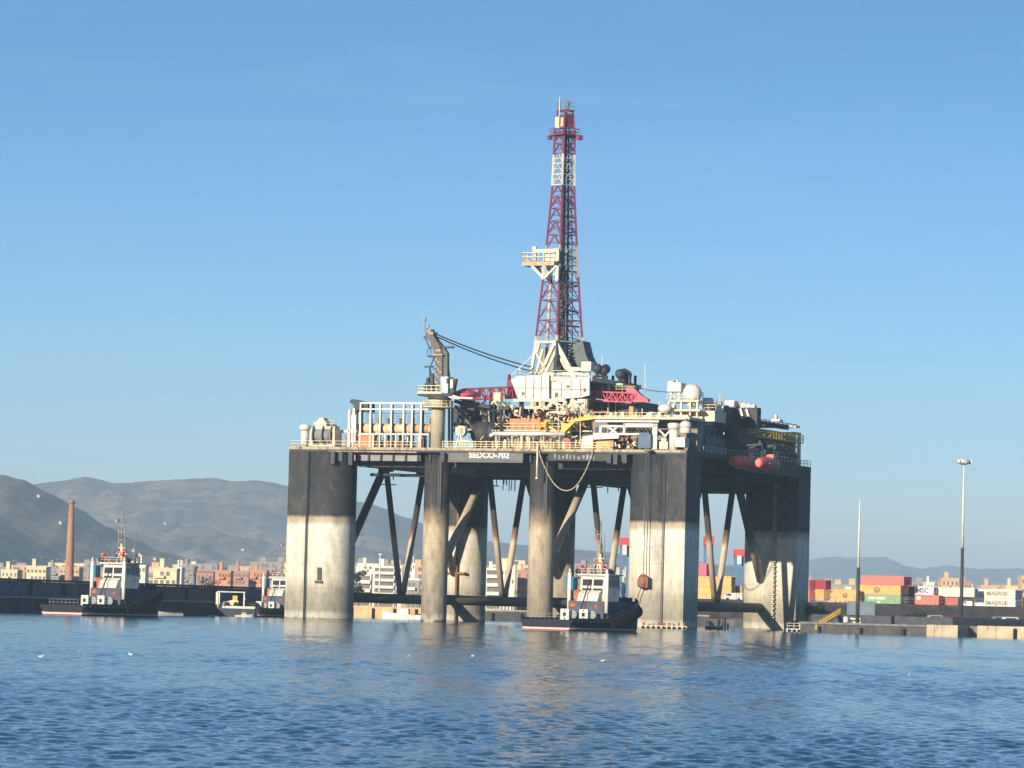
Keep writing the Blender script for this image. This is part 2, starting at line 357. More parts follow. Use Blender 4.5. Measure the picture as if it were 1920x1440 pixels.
lee = np.interp(Yg, [60, 120, 250, 620, 800], [.82, .72, .6, .46, .42]).astype('f4')
spc = np.maximum(np.minimum(.6, .00115 * Yg), (Yg * .19 + 11) * 2 / NXW)
gust = np.zeros_like(Yg)
for i in range(5): gust += np.sin(Xg * rg.uniform(.03, .14) + Yg * rg.uniform(.02, .09) + rg.uniform(0, 6.28))
gust = (1 + .12 * gust).astype('f4')
for i in range(40):
    lam = .24 * (1.9 / .24) ** (i / 39.0); th_ = R(215) + rg.normal(0, .85); k_ = 2 * math.pi / lam
    A_ = .031 * (lam / .7) ** -.3 / k_
    cut = np.clip(lam / (2.6 * spc) - .7, 0, 1)      # drop what the mesh there cannot carry
    wx, wy, ph = math.cos(th_), math.sin(th_), rg.uniform(0, 6.28)
    q_ = np.sin(Xg * (.5 / lam ** .5) * wy + i * 1.7) + np.sin(Yg * (.37 / lam ** .5) * wx + 2.3 * i)
    Hg += (A_ * 1.41 * np.sin(k_ * (Xg * wx + Yg * wy) + ph + .9 * q_) * cut).astype('f4')
Hg *= lee * gust
Hg *= np.clip((1 - np.abs(us)) / .05, 0, 1)[None, :].astype('f4') * np.clip(np.minimum((Yg - ys[0]) / 4, (ys[-1] - Yg) / 20), 0, 1)
ya, yb = float(ys[0]), float(ys[-1]); xa, xb = ya * .19 + 11, yb * .19 + 11      # still sea all round the rippled part, edge to edge
g = MB(); g.add([(-xa, ya, 0), (xa, ya, 0), (xb, yb, 0), (-xb, yb, 0), (-30000, -2000, 0), (30000, -2000, 0), (30000, 30000, 0), (-30000, 30000, 0)], [(4, 5, 1, 0), (5, 6, 2, 1), (6, 7, 3, 2), (7, 4, 0, 3)])
tag(g.build("water", wmat), kind='structure')
NYW = len(ys); co_ = np.stack([Xg, Yg, Hg], -1).reshape(-1, 3).astype('f4')
ii = np.arange((NYW - 1) * NXW).reshape(NYW - 1, NXW)[:, :-1].reshape(-1)
qd = np.stack([ii, ii + 1, ii + NXW + 1, ii + NXW], -1).astype('i4')
me = bpy.data.meshes.new("water"); me.vertices.add(len(co_)); me.vertices.foreach_set('co', co_.ravel())
me.loops.add(qd.size); me.loops.foreach_set('vertex_index', qd.ravel()); me.polygons.add(len(qd))
me.polygons.foreach_set('loop_start', np.arange(0, qd.size, 4, dtype='i4')); me.polygons.foreach_set('use_smooth', np.ones(len(qd), dtype=bool))
me.materials.append(wmat); me.update(calc_edges=True); wo_ = bpy.data.objects.new("water", me); col.objects.link(wo_); tag(wo_, kind='structure')

# land behind the harbour and hills --------------------------------
def interp(pts, x):
    if x <= pts[0][0]: return pts[0][1]
    for (x0, y0), (x1, y1) in zip(pts, pts[1:]):
        if x <= x1:
            t = (x - x0) / (x1 - x0); t = t * t * (3 - 2 * t) * .5 + t * .5
            return y0 + (y1 - y0) * t
    return pts[-1][1]
def hill_mat():
    m = bpy.data.materials.new("dry_hillside"); m.use_nodes = True; t = m.node_tree; N = t.nodes; L = t.links; b = N["Principled BSDF"]; b.inputs['Roughness'].default_value = .95; b.inputs['Specular IOR Level'].default_value = .1
    co = N.new("ShaderNodeTexCoord"); prev = None
    for sc, lo, hi, c in ((.0022, .42, .62, (.10, .085, .055, 1)), (.009, .47, .6, (.30, .225, .14, 1)), (.03, .5, .58, (.06, .06, .04, 1)), (.012, .63, .67, (.42, .36, .26, 1))):
        n = N.new("ShaderNodeTexNoise"); n.inputs['Scale'].default_value = sc; n.inputs['Detail'].default_value = 8; n.inputs['Roughness'].default_value = .68; n.inputs['Distortion'].default_value = .4
        L.new(co.outputs['Object'], n.inputs['Vector'])
        r = N.new("ShaderNodeMapRange"); r.inputs['From Min'].default_value = lo; r.inputs['From Max'].default_value = hi; r.inputs['To Max'].default_value = .85; L.new(n.outputs['Fac'], r.inputs['Value'])
        x = N.new("ShaderNodeMixRGB"); x.inputs['Color1'].default_value = (.19, .145, .09, 1); x.inputs['Color2'].default_value = c; L.new(r.outputs['Result'], x.inputs['Fac'])
        if prev: L.new(prev, x.inputs['Color1'])
        prev = x.outputs['Color']
    L.new(prev, b.inputs['Base Color']); return m
hillm = hill_mat()
def ridge(name, prof, d, front, back, nx, seed):
    x0, x1 = prof[0][0], prof[-1][0]; mb = MB(); vs = []; ny = 64; nx = int(nx * 1.7)
    for j in range(ny):
        v = j / (ny - 1)
        y = d - front + (front + back) * v
        for i in range(nx):
            px = x0 + (x1 - x0) * i / (nx - 1)
            x = WX(px, d)
            top = W(px, interp(prof, px), d).z
            s = (y - (d - front)) / front if y <= d else 1 - (y - d) / back
            s = max(0, s); sh = s ** 1.25 * (1 - .12 * math.sin(s * math.pi))
            p = Vector((x / 900 + seed, y / 900, seed * 2.0))
            rdg = 1 - abs(mnoise.fractal(p * 1.6, 1.0, 2.0, 6)) * 2.2
            h = top * sh * (1 + (rdg - 1) * .8 * (1 - s * .93)) + mnoise.fractal(p * 5, .9, 2.0, 5) * top * .10 * min(1, 2.2 - 2 * s)
            vs.append((x + mnoise.noise(p * 2) * 60 * (1 - s), y, max(-2, h - 3)))
    fac = []
    for i in range(nx):
        px = x0 + (x1 - x0) * i / (nx - 1); want = (W(px, interp(prof, px), d).z - CAMH) / d
        got = max((vs[j * nx + i][2] - CAMH) / vs[j * nx + i][1] for j in range(ny)); fac.append(min(1.6, max(.7, want / max(1e-4, got))))
    sm_ = [sum(fac[max(0, i - 3):i + 4]) / len(fac[max(0, i - 3):i + 4]) for i in range(nx)]
    vs = [(x, y, z * sm_[k % nx] if z > 0 else z) for k, (x, y, z) in enumerate(vs)]
    fs = [(j * nx + i, j * nx + i + 1, (j + 1) * nx + i + 1, (j + 1) * nx + i) for j in range(ny - 1) for i in range(nx - 1)]
    mb.add(vs, fs, True); return tag(mb.build(name, hillm), kind='structure')
ridge("near_hill", [(-420, 930), (-200, 900), (-80, 885), (0, 890), (40, 900), (90, 925), (140, 952), (190, 985), (240, 1010), (300, 1035), (380, 1055), (460, 1075), (560, 1090)], 5200, 2200, 1500, 130, 3.1)
ridge("hills", [(-500, 905), (-100, 900), (0, 912), (60, 908), (100, 903), (155, 894), (215, 906), (260, 903), (330, 899), (395, 896), (430, 902), (480, 901), (545, 912), (620, 930), (690, 945), (760, 972), (830, 1000), (900, 1014), (1000, 1024), (1100, 1032), (1250, 1048), (1400, 1065), (1500, 1085)], 8500, 3200, 2500, 200, 8.7)
ridge("far_hills", [(850, 1040), (1000, 1042), (1100, 1045), (1300, 1062), (1400, 1058), (1500, 1052), (1545, 1044), (1590, 1046), (1640, 1043), (1690, 1061), (1730, 1066), (1770, 1060), (1830, 1067), (1920, 1066), (2050, 1055), (2300, 1070)], 15500, 5000, 2500, 150, 14.3)
landm = M("town_ground", (.14, .125, .10), .95, var=.35, scale=.02)
g = MB(); g.bx(-2500, 2500, 960, 6000, -3, 1.6); tag(g.build("land", landm), kind='structure')
exec_marker = 0

# ================================================================== THE RIG
rig = Thing("drilling_rig", "huge four cornered floating drilling platform on black and cream columns with a tall lattice derrick", "drilling rig", (0, 0, 0), rig=True)
ZD = 32.0
AC = [0.0, 21.5, 42.6, LX]
# columns ----------------------------------------------------------
for bi, b in enumerate((0.0, LY)):
    for ai, a in enumerate(AC):
        corner = ai in (0, 3); r = 4.7 if corner else 2.38
        mb = MB()
        prof = [(r, -8), (r, 0), (r, 6)] + [(r + .0, z) for z in (12, 18)] + [(r, 31.2)]
        mb.lathe((a, b, 0), prof, 40 if corner else 28)
        if not corner: mb.lathe((a, b, 0), [(r + .12, 30.4), (r + .12, 31.39)], 28)
        c = rig.part(mb, "column", rigpaint if corner else slimpaint)
        if corner:
            s = -1 if ai == 0 else 1
            f = MB(); x0, x1 = sorted((a + s * 3.0, a + s * 7.1))
            f.bx(x0, x1, b - 4.0, b + 3.6, -8, 31.2)
            rig.part(f, "buoyancy_fin", rigpaint, c)
            if bi == 0:
                g2 = MB()
                for k in (0, 1):
                    xx = a + s * (2.9 + .25 * k) ; g2.tube((xx, b - 4.2, 0), (xx, b - 4.2, 30.5), .07, n=5)
                rig.part(g2, "anchor_wire", cable, c)
        if bi == 0 and not corner:
            l = MB()
            for k in (-.22, .22): l.tube((a + 1.4 + k, b - 2.15, 20), (a + 1.4 + k, b - 2.15, 31), .05, n=4)
            for k in range(27): l.tube((a + 1.18, b - 2.15, 20.2 + k * .4), (a + 1.62, b - 2.15, 20.2 + k * .4), .035, n=4)
            rig.part(l, "ladder", grey, c)
        if bi == 1 and ai == 3:
            l = MB()
            for k in range(62):
                z = 1 + k * .45
                l.bx(a + 2.35, a + (3.0 if k % 2 else 2.75), b - 4.75, b - 3.9, z, z + .2)
            rig.part(l, "draft_marks", beige, c)
        if bi == 1 and ai == 0:
            l = MB(); l.tube((a + .8, b - 5.1, 0), (a + .8, b - 5.1, 26), .28, n=8); l.bx(a - 2, a + 2.6, b - 5.3, b - 4.5, 9.5, 9.9)
            rig.part(l, "riser_pipe", rustm, c)
# pale patches / hatch on the near columns
h = MB(); h.bx(3.0 - 3.2, 3.0 - 2.35, -4.85, -4.35, 7.2, 9.6); h.bx(-.6, .9, -5.0, -4.4, 6.7, 7.1)
rig.part(h, "boarding_hatch", darkb)
# pontoons
for b in (0.0, LY):
    p = MB(); p.prism([(-11, -7), (-12.5, -4.5), (-11, -.9), (LX + 11, -.9), (LX + 12.5, -4.5), (LX + 11, -7)], b - 6, b + 6)
    rig.part(p, "pontoon", rigpaint)
# braces -----------------------------------------------------------
for ai, a in enumerate(AC):
    r = 4.5 if ai in (0, 3) else 2.2
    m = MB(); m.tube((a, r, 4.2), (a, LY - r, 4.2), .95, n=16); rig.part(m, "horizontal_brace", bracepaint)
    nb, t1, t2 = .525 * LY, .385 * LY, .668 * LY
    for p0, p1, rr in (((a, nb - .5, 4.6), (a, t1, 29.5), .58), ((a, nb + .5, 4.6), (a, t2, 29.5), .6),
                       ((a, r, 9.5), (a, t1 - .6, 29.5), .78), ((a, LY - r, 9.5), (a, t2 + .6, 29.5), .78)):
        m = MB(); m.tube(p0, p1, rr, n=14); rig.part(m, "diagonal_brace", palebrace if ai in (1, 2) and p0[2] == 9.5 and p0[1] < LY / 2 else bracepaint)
    m = MB(); m.lathe((a, (t1), 0), [(1.5, 28.6), (1.5, 29.28)], 14); m.lathe((a, t2, 0), [(1.5, 28.6), (1.5, 29.28)], 14)
    m.bx(a - 2.2, a + 2.2, t1 - .15, t1 + .15, 26.0, 26.2)
    rig.parts(m, "brace_head", dark)
# deck -------------------------------------------------------------
A0, A1, B0, B1 = -7.1, LX + 7.1, -3.9, LY + 3.6
m = MB(); m.bx(A0, A1, B0, B1, 31.2, 32.0); deck = rig.part(m, "main_deck", dark)
m = MB(); m.bx(A0 + .05, A1 - .05, B0 - .12, B0, 31.55, 32.06); m.bx(A0 + 8, 19, B0 - .12, B0, 31.1, 31.3)
rig.part(m, "deck_edge", M("deck_edge_paint", (.40, .33, .22), .7, var=.35, scale=.5, rust=.55, rustc=(.09, .06, .04)), deck)
m = MB(); m.bx(5.0, 60, .8, LY - .5, 28.6, 31.195); m.bx(-2, LX + 2.5, 5, LY - 5, 29.3, 31.19)
m.bx(25, 62, 10, LY - 4, 27.7, 28.59); m.bx(44.5, 62.5, 14, LY - 3, 26.3, 27.69)
for k in range(22):
    a = 6 + k * 2.5; m.bx(a, a + .3, -2.8, .79, 29.6, 31.19)
for k in range(14):
    b = 8 + k * 3.6; m.bx(LX + 2.51, LX + 5.5, b, b + .3, 29.4, 31.19)
rig.part(m, "lower_hull_deck", dark, deck)
m = MB(); rn = random.Random(3)
for k in range(26):
    a = rn.uniform(2, 60); b = rn.uniform(4, 55); z = 27.6 - rn.random() * .4 - (1.2 if a > 44 else 0)
    if rn.random() < .5: m.tube((a, b, z), (min(62, a + rn.uniform(4, 14)), b, z), rn.uniform(.1, .3), n=6)
    else: m.tube((a, b, z + .3), (a, b, z - rn.uniform(.4, 1.6)), .12, n=5)
for k in range(9):
    a = rn.uniform(6, 18); m.tube((a, LY - 1, 28.6), (a, LY - 1, 28.6 - rn.uniform(.4, 2.6)), .1, n=5)
m.tube((40, LY - 2, 27.6), (55, LY - 2, 28.3), .25, n=6); m.tube((40, LY - 2, 28.6), (41, LY - 2, 27.6), .12, n=5)
tag(rig.part(m, "underdeck_piping", dark, deck), kind='stuff')
# name board and plates between the columns
m = MB(); m.bx(23.95, 40.1, B0 + .05, B0 + .5, 29.75, 31.54); m.bx(23.95, 40.1, B0 - .15, B0 + .5, 29.45, 29.7)
nb_ = rig.part(m, "name_board", M("name_board_paint", (.12, .125, .125), .65, var=.3, rust=.2))
text_mesh("lettering", "SEDCO-702", 1.5, signwhite, Matrix.Translation((33.4, B0 + .03, 30.75)) @ Matrix.Rotation(R(90), 4, 'X'), nb_, sx=1.06, bold=.03)
m = MB(); m.bx(45.1, 60.2, B0 + .05, B0 + .5, 29.9, 31.54)
nb2 = rig.part(m, "faded_name_board", dark)
m = MB()
for k in range(11):
    a = 46.2 + k * .75 + rn.random() * .3; m.bx(a, a + rn.uniform(.2, .5), B0 + .02, B0 + .05, 30.15 + rn.random() * .2, 30.7 + rn.random() * .5)
rig.part(m, "lettering", grey, nb2)
m = MB(); m.bx(A0 + 8.5, 19, B0 + 1.5, B0 + 2.0, 29.6, 31.15); rig.part(m, "edge_girder", grey)
m = MB()
for a in (2.0, 3.6, 5.6, 57.0, 58.2, 60.0, 24.2): m.bx(a, a + .8, -5.1 + abs(a - 30) * .0, -4.2, 28.6 + rn.random(), 31.15)
rig.parts(m, "fairlead", darkb)
# rails ------------------------------------------------------------
m = MB(); m.rail([(A0 + .1, B0 + .1, ZD), (19, B0 + .1, ZD)], 1.15, 1.5, .055); m.rail([(A0 + .1, B0 + .1, ZD), (A0 + .1, B1, ZD)], 1.15, 2, .055)
rig.part(m, "handrail", cream)
m = MB(); m.rail([(24, B0 + .1, ZD), (57, B0 + .1, ZD)], 1.25, 1.1, .07, (1.0, .62, .3)); rig.part(m, "handrail", pale_yel)
m = MB(); m.rail([(A1 - .1, B0 + 9, ZD), (A1 - .1, B1 - .1, ZD)], 1.15, 2, .055); m.rail([(A1 - .1, B1 - .1, ZD), (30, B1 - .1, ZD)], 1.15, 2, .055); rig.part(m, "handrail", cream)

# derrick ----------------------------------------------------------
DB = 31.0
dax, _ = RP(1049, 690, DB)
DROT = R(28)
def zpx(py, px=1050): return RP(px, py, DB)[1]
def dp(u, v, z):                 # derrick axes (u right face, v left face) -> rig axes, with the slight lean
    lean = (z - 50) * .003 - .25
    return (dax + u * math.cos(DROT) + v * math.sin(DROT) + lean, DB - u * math.sin(DROT) + v * math.cos(DROT), z)
HS = [(zpx(690), 3.9), (zpx(640), 3.17), (zpx(540), 2.5), (zpx(470), 2.1), (zpx(360), 1.52), (zpx(300), 1.42), (zpx(245), 1.36)]
def hs(z):
    return interp_lin(HS, z)
def interp_lin(p, x):
    if x <= p[0][0]: return p[0][1]
    for (x0, y0), (x1, y1) in zip(p, p[1:]):
        if x <= x1: return y0 + (y1 - y0) * (x - x0) / (x1 - x0)
    return p[-1][1]
derrick = MB()
ZB, ZT = zpx(642), zpx(245)
z = zpx(700); low = MB()
for k in range(4):
    z0_ = z + (ZB - z) * k / 4; z1_ = z + (ZB - z) * (k + 1) / 4; h0_, h1_ = 4.3 - 1.13 * k / 4, 4.3 - 1.13 * (k + 1) / 4
    q0_ = [dp(a_ * h0_, b_ * h0_, z0_) for a_, b_ in ((-1, -1), (1, -1), (1, 1), (-1, 1))]; q1_ = [dp(a_ * h1_, b_ * h1_, z1_) for a_, b_ in ((-1, -1), (1, -1), (1, 1), (-1, 1))]
    for i in (1, 2):
        j = i + 1 if i < 3 else 0
        low.bar(q0_[i], q1_[i], .4); low.bar(q0_[j], q1_[j], .35); low.bar(q0_[i], q1_[j], .16); low.bar(q0_[j], q1_[i], .16); low.bar(q1_[i], q1_[j], .2)
    low.bar(dp(0, 0, z0_), dp(.2, .1, z1_), .9); low.bar(dp(1.5, -1.5, z0_), dp(1.3, -1.2, z1_), .5); low.bar(dp(-1.2, .9, z0_), dp(-1.0, .8, z1_), .4)

lev = []; z = ZB
while z < ZT - .8: lev.append(z); z += hs(z) * 1.25 + .2
lev.append(ZT)
for k in range(len(lev) - 1):
    z0, z1 = lev[k], lev[k + 1]; h0, h1 = hs(z0), hs(z1)
    c0 = [dp(sx * h0, sy * h0, z0) for sx, sy in ((-1, -1), (1, -1), (1, 1), (-1, 1))]
    c1 = [dp(sx * h1, sy * h1, z1) for sx, sy in ((-1, -1), (1, -1), (1, 1), (-1, 1))]
    for i in range(4):
        j = (i + 1) % 4
        mid1 = tuple((p + q) / 2 for p, q in zip(c1[i], c1[j]))
        derrick.bar(c0[i], c0[j], .17); derrick.bar(c0[i], mid1, .12); derrick.bar(c0[j], mid1, .12); md_ = tuple((p + q) / 2 for p, q in zip(c0[i], mid1)); me_ = tuple((p + q) / 2 for p, q in zip(c0[j], mid1)); derrick.bar(md_, me_, .08); derrick.bar(md_, tuple((p + q) / 2 for p, q in zip(c0[i], c1[i])), .08); derrick.bar(me_, tuple((p + q) / 2 for p, q in zip(c0[j], c1[j])), .08)
        if k % 2 == 0:
            derrick.bar(c0[i], c1[j], .1)
dm = rig.part(derrick, "derrick", derpaint)
rig.part(low, "derrick_foot", darkb, dm)
for sx, sy in ((-1, -1), (1, -1), (1, 1), (-1, 1)):
    m = MB()
    for k in range(len(lev) - 1):
        m.bar(dp(sx * hs(lev[k]), sy * hs(lev[k]), lev[k]), dp(sx * hs(lev[k + 1]), sy * hs(lev[k + 1]), lev[k + 1]), .34)
    rig.part(m, "derrick_leg", derpaint, dm)
# white gusset panels of the pale section, pipes racked inside, travelling gear
m = MB()
for k in range(10):
    u = -1.6 + k * .28; m.tube(dp(u, .7 + .2 * (k % 3), 48), dp(u * .75, .6, zpx(500)), .12, n=6)
m.tube(dp(-1.9, -1.5, 50), dp(-1.45, -1.2, zpx(512)), .3, n=8)
rig.part(m, "racked_pipe", beige, dm)
m = MB()
for u, v in ((.35, -.4), (.9, .3), (-.3, .5), (1.3, -.3), (1.7, .9), (2.2, .2), (1.2, 1.4), (2.4, 1.6), (.2, 1.8), (1.9, -1.0)):
    m.tube(dp(u, v, 48), dp(u * .45, v * .45, ZT), .11, n=5)
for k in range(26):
    z = 50 + k * 1.75; h_ = hs(z) * .9; m.bar(dp(h_, -h_, z), dp(h_, h_, z + (k % 3 - 1) * .8), .16 if k % 2 else .3); m.bar(dp(h_ * .2, h_, z), dp(h_, -h_ * .2, z + 1.6), .12)  # dark bars build shade into the derrick's right face
m.bx(dax - .7, dax + .7, DB - .5, DB + .5, 58.5, 62); m.tube(dp(0, 0, 49), dp(0, 0, 58), .3, n=8)
rig.part(m, "hoist_and_shade_bars", darkb, dm)
m = MB()
for k in (0, .5): m.tube(dp(3.3 - k, -3.0, 48), dp(1.55 - k * .6, -1.2, ZT), .06, n=4)
for k in range(90):
    z = 48 + k * .5; s_ = hs(z); m.tube(dp(s_ - .05, -s_ * .9, z), dp(s_ - .55, -s_ * .9, z), .04, n=4)
rig.part(m, "derrick_ladder", darkb, dm)
# racking platform at mid height
z0 = zpx(502); 
m = MB()
pa0, _ = RP(986, 500, DB - 3); pa1, _ = RP(1046, 500, DB - 3)
m.bx(pa0, pa1, DB - 5.0, DB - 1.5, z0, z0 + .75)
rb = rig.part(m, "racking_platform", M('tan_paint', (.50, .37, .21), .65, var=.3, rust=.4), dm)
m = MB(); m.rail([(pa0, DB - 5, z0 + .9), (pa1, DB - 5, z0 + .9)], 1.6, 1.2, .08); m.rail([(pa0, DB - 5, z0 + .9), (pa0, DB - 1.5, z0 + .9)], 1.6, 1.2, .08)
zt = zpx(471); pc, _ = RP(1004, 480, DB - 4); pd, _ = RP(1023, 480, DB - 4); pe, _ = RP(1047, 480, DB - 4)
for x in (pc, pd, pe): m.bx(x - .3, x + .3, DB - 4.6, DB - 4.1, z0 + .9, zt)
m.bx(pc - .3, pe + .3, DB - 4.7, DB - 4.0, zt - .5, zt); m.bx(pd, pe, DB - 4.5, DB - 4.2, z0 + .9, z0 + 2.2)
m.bx(pc - .5, pc + .3, DB - 4.6, DB - 4.0, zt, zt + .5)
rig.part(m, "racking_rail", cream, dm)
m = MB(); pf, _ = RP(1000, 507, DB - 4); pg, _ = RP(1020, 523, DB - 4)
for dy in (-4.7, -2.2):
    m.bar((pf, DB + dy, z0), (pg + .2, DB + dy, zpx(525)), .5); m.bar((pg + .2, DB + dy, z0), (pg + .2, DB + dy, zpx(528)), .6)
    m.bar((pe, DB + dy, z0), (pg + .4, DB + dy, zpx(525)), .35)
m.bx(pe - .3, pe + .3, DB - 4.6, DB - 4.0, zpx(530), z0)
rig.part(m, "platform_bracket", white, dm)
# crown
zc = zpx(255)
m = MB(); h = 2.1
def dbox(mb, u0, u1, v0, v1, z0, z1):
    c = [dp(u, v, z) for z in (z0, z1) for u, v in ((u0, v0), (u1, v0), (u1, v1), (u0, v1))]
    mb.add(c, [(3, 2, 1, 0), (4, 5, 6, 7), (0, 1, 5, 4), (1, 2, 6, 5), (2, 3, 7, 6), (3, 0, 4, 7)])
dbox(m, -h, h, -h, h, zc, zc + .25)
for sgn in (0, .55, 1.1): 
    for (u0, v0), (u1, v1) in (((-h, -h), (h, -h)), ((h, -h), (h, h)), ((-h, h), (h, h)), ((-h, -h), (-h, h))):
        m.bar(dp(u0, v0, zc + .2 + sgn), dp(u1, v1, zc + .2 + sgn), .1)
rig.part(m, "crown_platform", derpaint, dm)
m = MB(); dbox(m, -1.3, -.1, -1.4, -1.0, zpx(241), zpx(220)); rig.part(m, "crown_panel", pale_yel, dm)
m = MB(); dbox(m, .35, 1.1, -1.4, -1.0, zpx(239), zpx(222)); rig.part(m, "crown_panel", beige, dm)
m = MB(); zz = zpx(208)
for sx, sy in ((-1, -1), (1, -1), (1, 1), (-1, 1)): m.bar(dp(sx * 1.3, sy * 1.3, ZT), dp(sx * 1.0, sy * 1.0, zz), .3)
for z in (zpx(240), zpx(228), zpx(218), zz):
    for (a_, b_), (c_, d_) in (((-1, -1), (1, -1)), ((1, -1), (1, 1)), ((1, 1), (-1, 1)), ((-1, 1), (-1, -1))): m.bar(dp(a_ * 1.2, b_ * 1.2, z), dp(c_ * 1.2, d_ * 1.2, z), .22)
dbox(m, .2, 1.2, -.6, 1.0, zpx(240), zpx(214))
rig.part(m, "crown_block", derpaint, dm)
m = MB(); m.rail([dp(-1.1, -1.1, zz), dp(1.5, -1.1, zz), dp(1.5, 1.1, zz)], 1.5, .9, .05)
m.bar(dp(.5, .2, zz), dp(.5, .2, zpx(188)), .3); m.bar(dp(.9, -.3, zz), dp(1.3, -.3, zpx(192)), .25); m.bar(dp(.2, -.2, zpx(200)), dp(1.7, -.2, zpx(196)), .22)
m.bar(dp(-1.2, -1.0, zpx(192)), dp(.2, -.9, zpx(189)), .12); m.bar(dp(-.9, -1, zz), dp(-.9, -1, zpx(190)), .1)
rig.part(m, "crown_aerials", grey, dm)
m = MB(); m.tube(dp(-.1, -1.4, zpx(236)), dp(-.1, -1.4, zpx(183)), .09, n=6); rig.part(m, "lightning_rod", white, dm)
m = MB(); dbox(m, -2.6, -1.8, -2.3, -1.5, zc - .7, zc); dbox(m, 2.0, 2.8, 1.2, 2.2, zc - .8, zc + .1); rig.parts(m, "crown_bracket", derpaint, dm)

# substructure legs (A-frames), drill floor, wind walls --------------
m = MB()
zf = zpx(700)
def sub(pxy0, pxy1, w, b0=DB - 4, b1=DB - 4):
    a0, z0 = RP(*pxy0, b0); a1, z1 = RP(*pxy1, b1); m.bar((a0, b0, z0), (a1, b1, z1), w)
sub((1006, 640), (995, 706), .55); sub((1012, 641), (1007, 660), .5); sub((1018, 655), (1004, 706), .4); sub((1004, 660), (1030, 706), .3)
sub((1041, 640), (1013, 704), .6); sub((1044, 655), (1022, 702), .45); sub((1042, 640), (1078, 708), .85); sub((1042, 655), (1060, 690), .4)
sub((1006, 641), (1042, 641), .4); sub((1060, 690), (1098, 693), .6); sub((1046, 700), (1104, 702), .5); sub((1010, 700), (1040, 702), .6)
fr = rig.part(m, "derrick_base_frame", cream)
m = MB(); a0, z0 = RP(1008, 645, DB + 3); a1, z1 = RP(1038, 700, DB + 3); m.bx(a0, a1, DB + 3, DB + 3.4, z1, z0 - 1)
rig.part(m, "base_cladding", grey, fr)
m = MB()
a0, z0 = RP(1072, 642, DB - 1); a1, _ = RP(1092, 642, DB - 1); a2, z2 = RP(1112, 692, DB - 1); a3, _ = RP(1062, 692, DB - 1)
m.prism([(a3, z2), (a2, z2), ((a1 + a2) / 2 - .35, (z0 + z2) / 2), (a1, z0 + .3), (a0, z0 - .5)], DB - 1, DB + 3); rig.part(m, "base_windwall", M('windwall_blue_grey', (.10, .125, .14), .7, var=.3), fr)
m = MB(); m.pb(1090, 678, 1108, 695, DB - 4.2, 2); rig.part(m, "winch_house", cream, fr)
m = MB(); fa0, ftop = RP(966, 706, 13); fa1, _ = RP(1110, 706, 13)
m.bx(fa0, fa1, 13.1, DB + 8, ftop - .8, ftop); dfl = rig.part(m, "drill_floor", beige)
m = MB()
q = [RP(*p, 12.5) for p in ((958, 712), (972, 705), (1029, 703), (1029, 749), (972, 749))]
m.prism(q, 12.5, 13.0); w1_ = rig.part(m, "windwall", white, dfl)
m = MB(); q = [RP(*p, 12.5) for p in ((1036, 716), (1105, 708), (1105, 741), (1090, 745), (1036, 749))]
m.prism(q, 12.5, 13.0); rig.part(m, "windwall", white, dfl)
m = MB()
for x, y, x2, y2 in ((985, 706, 985.8, 748), (1000, 705, 1000.8, 748), (1014, 705, 1014.8, 748), (1052, 715, 1052.8, 745), (1070, 713, 1070.8, 744), (1088, 711, 1088.8, 743), (966, 727, 1028, 727.8), (1037, 730, 1104, 730.8), (1040, 736, 1046, 745), (1062, 722, 1068, 727), (1094, 728, 1098, 735), (978, 735, 983, 741)): m.pb(x, y, x2, y2, 12.38, .1)
tag(rig.part(m, "windwall_seam", rustm, dfl), kind='stuff')
m = MB(); m.pb(962, 748, 1060, 753, 12.3, .8); m.pb(1029, 704, 1037, 750, 13.4, .6); rig.part(m, "floor_edge", cream, dfl)
# legs of the substructure below the drill floor
m = MB()
zfl = ftop - .8
for a in (fa0 + 1, fa0 + 6, fa1 - 6, fa1 - 1):
    for b in (14, DB - 2, DB + 7): m.bar((a, b, ZD), (a, b, zfl), .7)
for a in (fa0 + 1, fa1 - 6): m.bar((a, 14, ZD + 1), (a + 5, 14, zfl), .45)
rig.parts(m, "substructure_post", dark, dfl)
m = MB(); m.bx(fa0 + 1.5, fa1 - 1.5, 20, DB + 7, ZD, zfl - .01); rig.part(m, "substructure_core", M("rusty_dark_steel", (.13, .085, .06), .8, var=.5, scale=.9), dfl)
m = MB()
def bar_px(mb, p0, p1, b, w, b1=None):
    a0, z0 = RP(*p0, b); b1 = b if b1 is None else b1; a1, z1 = RP(*p1, b1); mb.bar((a0, b, z0), (a1, b1, z1), w)
for p0, p1, w in (((1036, 752), (1024, 768), .5), ((1036, 752), (1062, 770), .6), ((1062, 752), (1044, 776), .6), ((1048, 775), (1075, 756), .6), ((1072, 748), (1096, 776), .7),
                  ((1000, 752), (1000, 764), .7), ((1016, 752), (1016, 764), .9), ((985, 764), (1030, 764), .5), ((1030, 776), (1078, 772), .8), ((1076, 750), (1076, 786), .7), ((1098, 748), (1098, 786), .5)):
    bar_px(m, p0, p1, 11.8, w)
m.pb(1043, 762, 1074, 774, 12.1, 1.5); m.pb(1082, 748, 1100, 766, 12.2, 1.2)
rig.part(m, "floor_support_frame", cream, dfl)
m = MB(); m.pb(1068, 752, 1092, 756, 11.4, .5); m.rail([(RP(1036, 709, 12.5)[0], 12.6, ftop), (RP(1104, 705, 12.5)[0], 12.6, ftop)], 1.1, 1.5, .06)
m.rail([(fa0, 13.2, ftop), (fa0, DB, ftop)], 1.1, 2, .05)
rig.part(m, "floor_handrail", white, dfl)

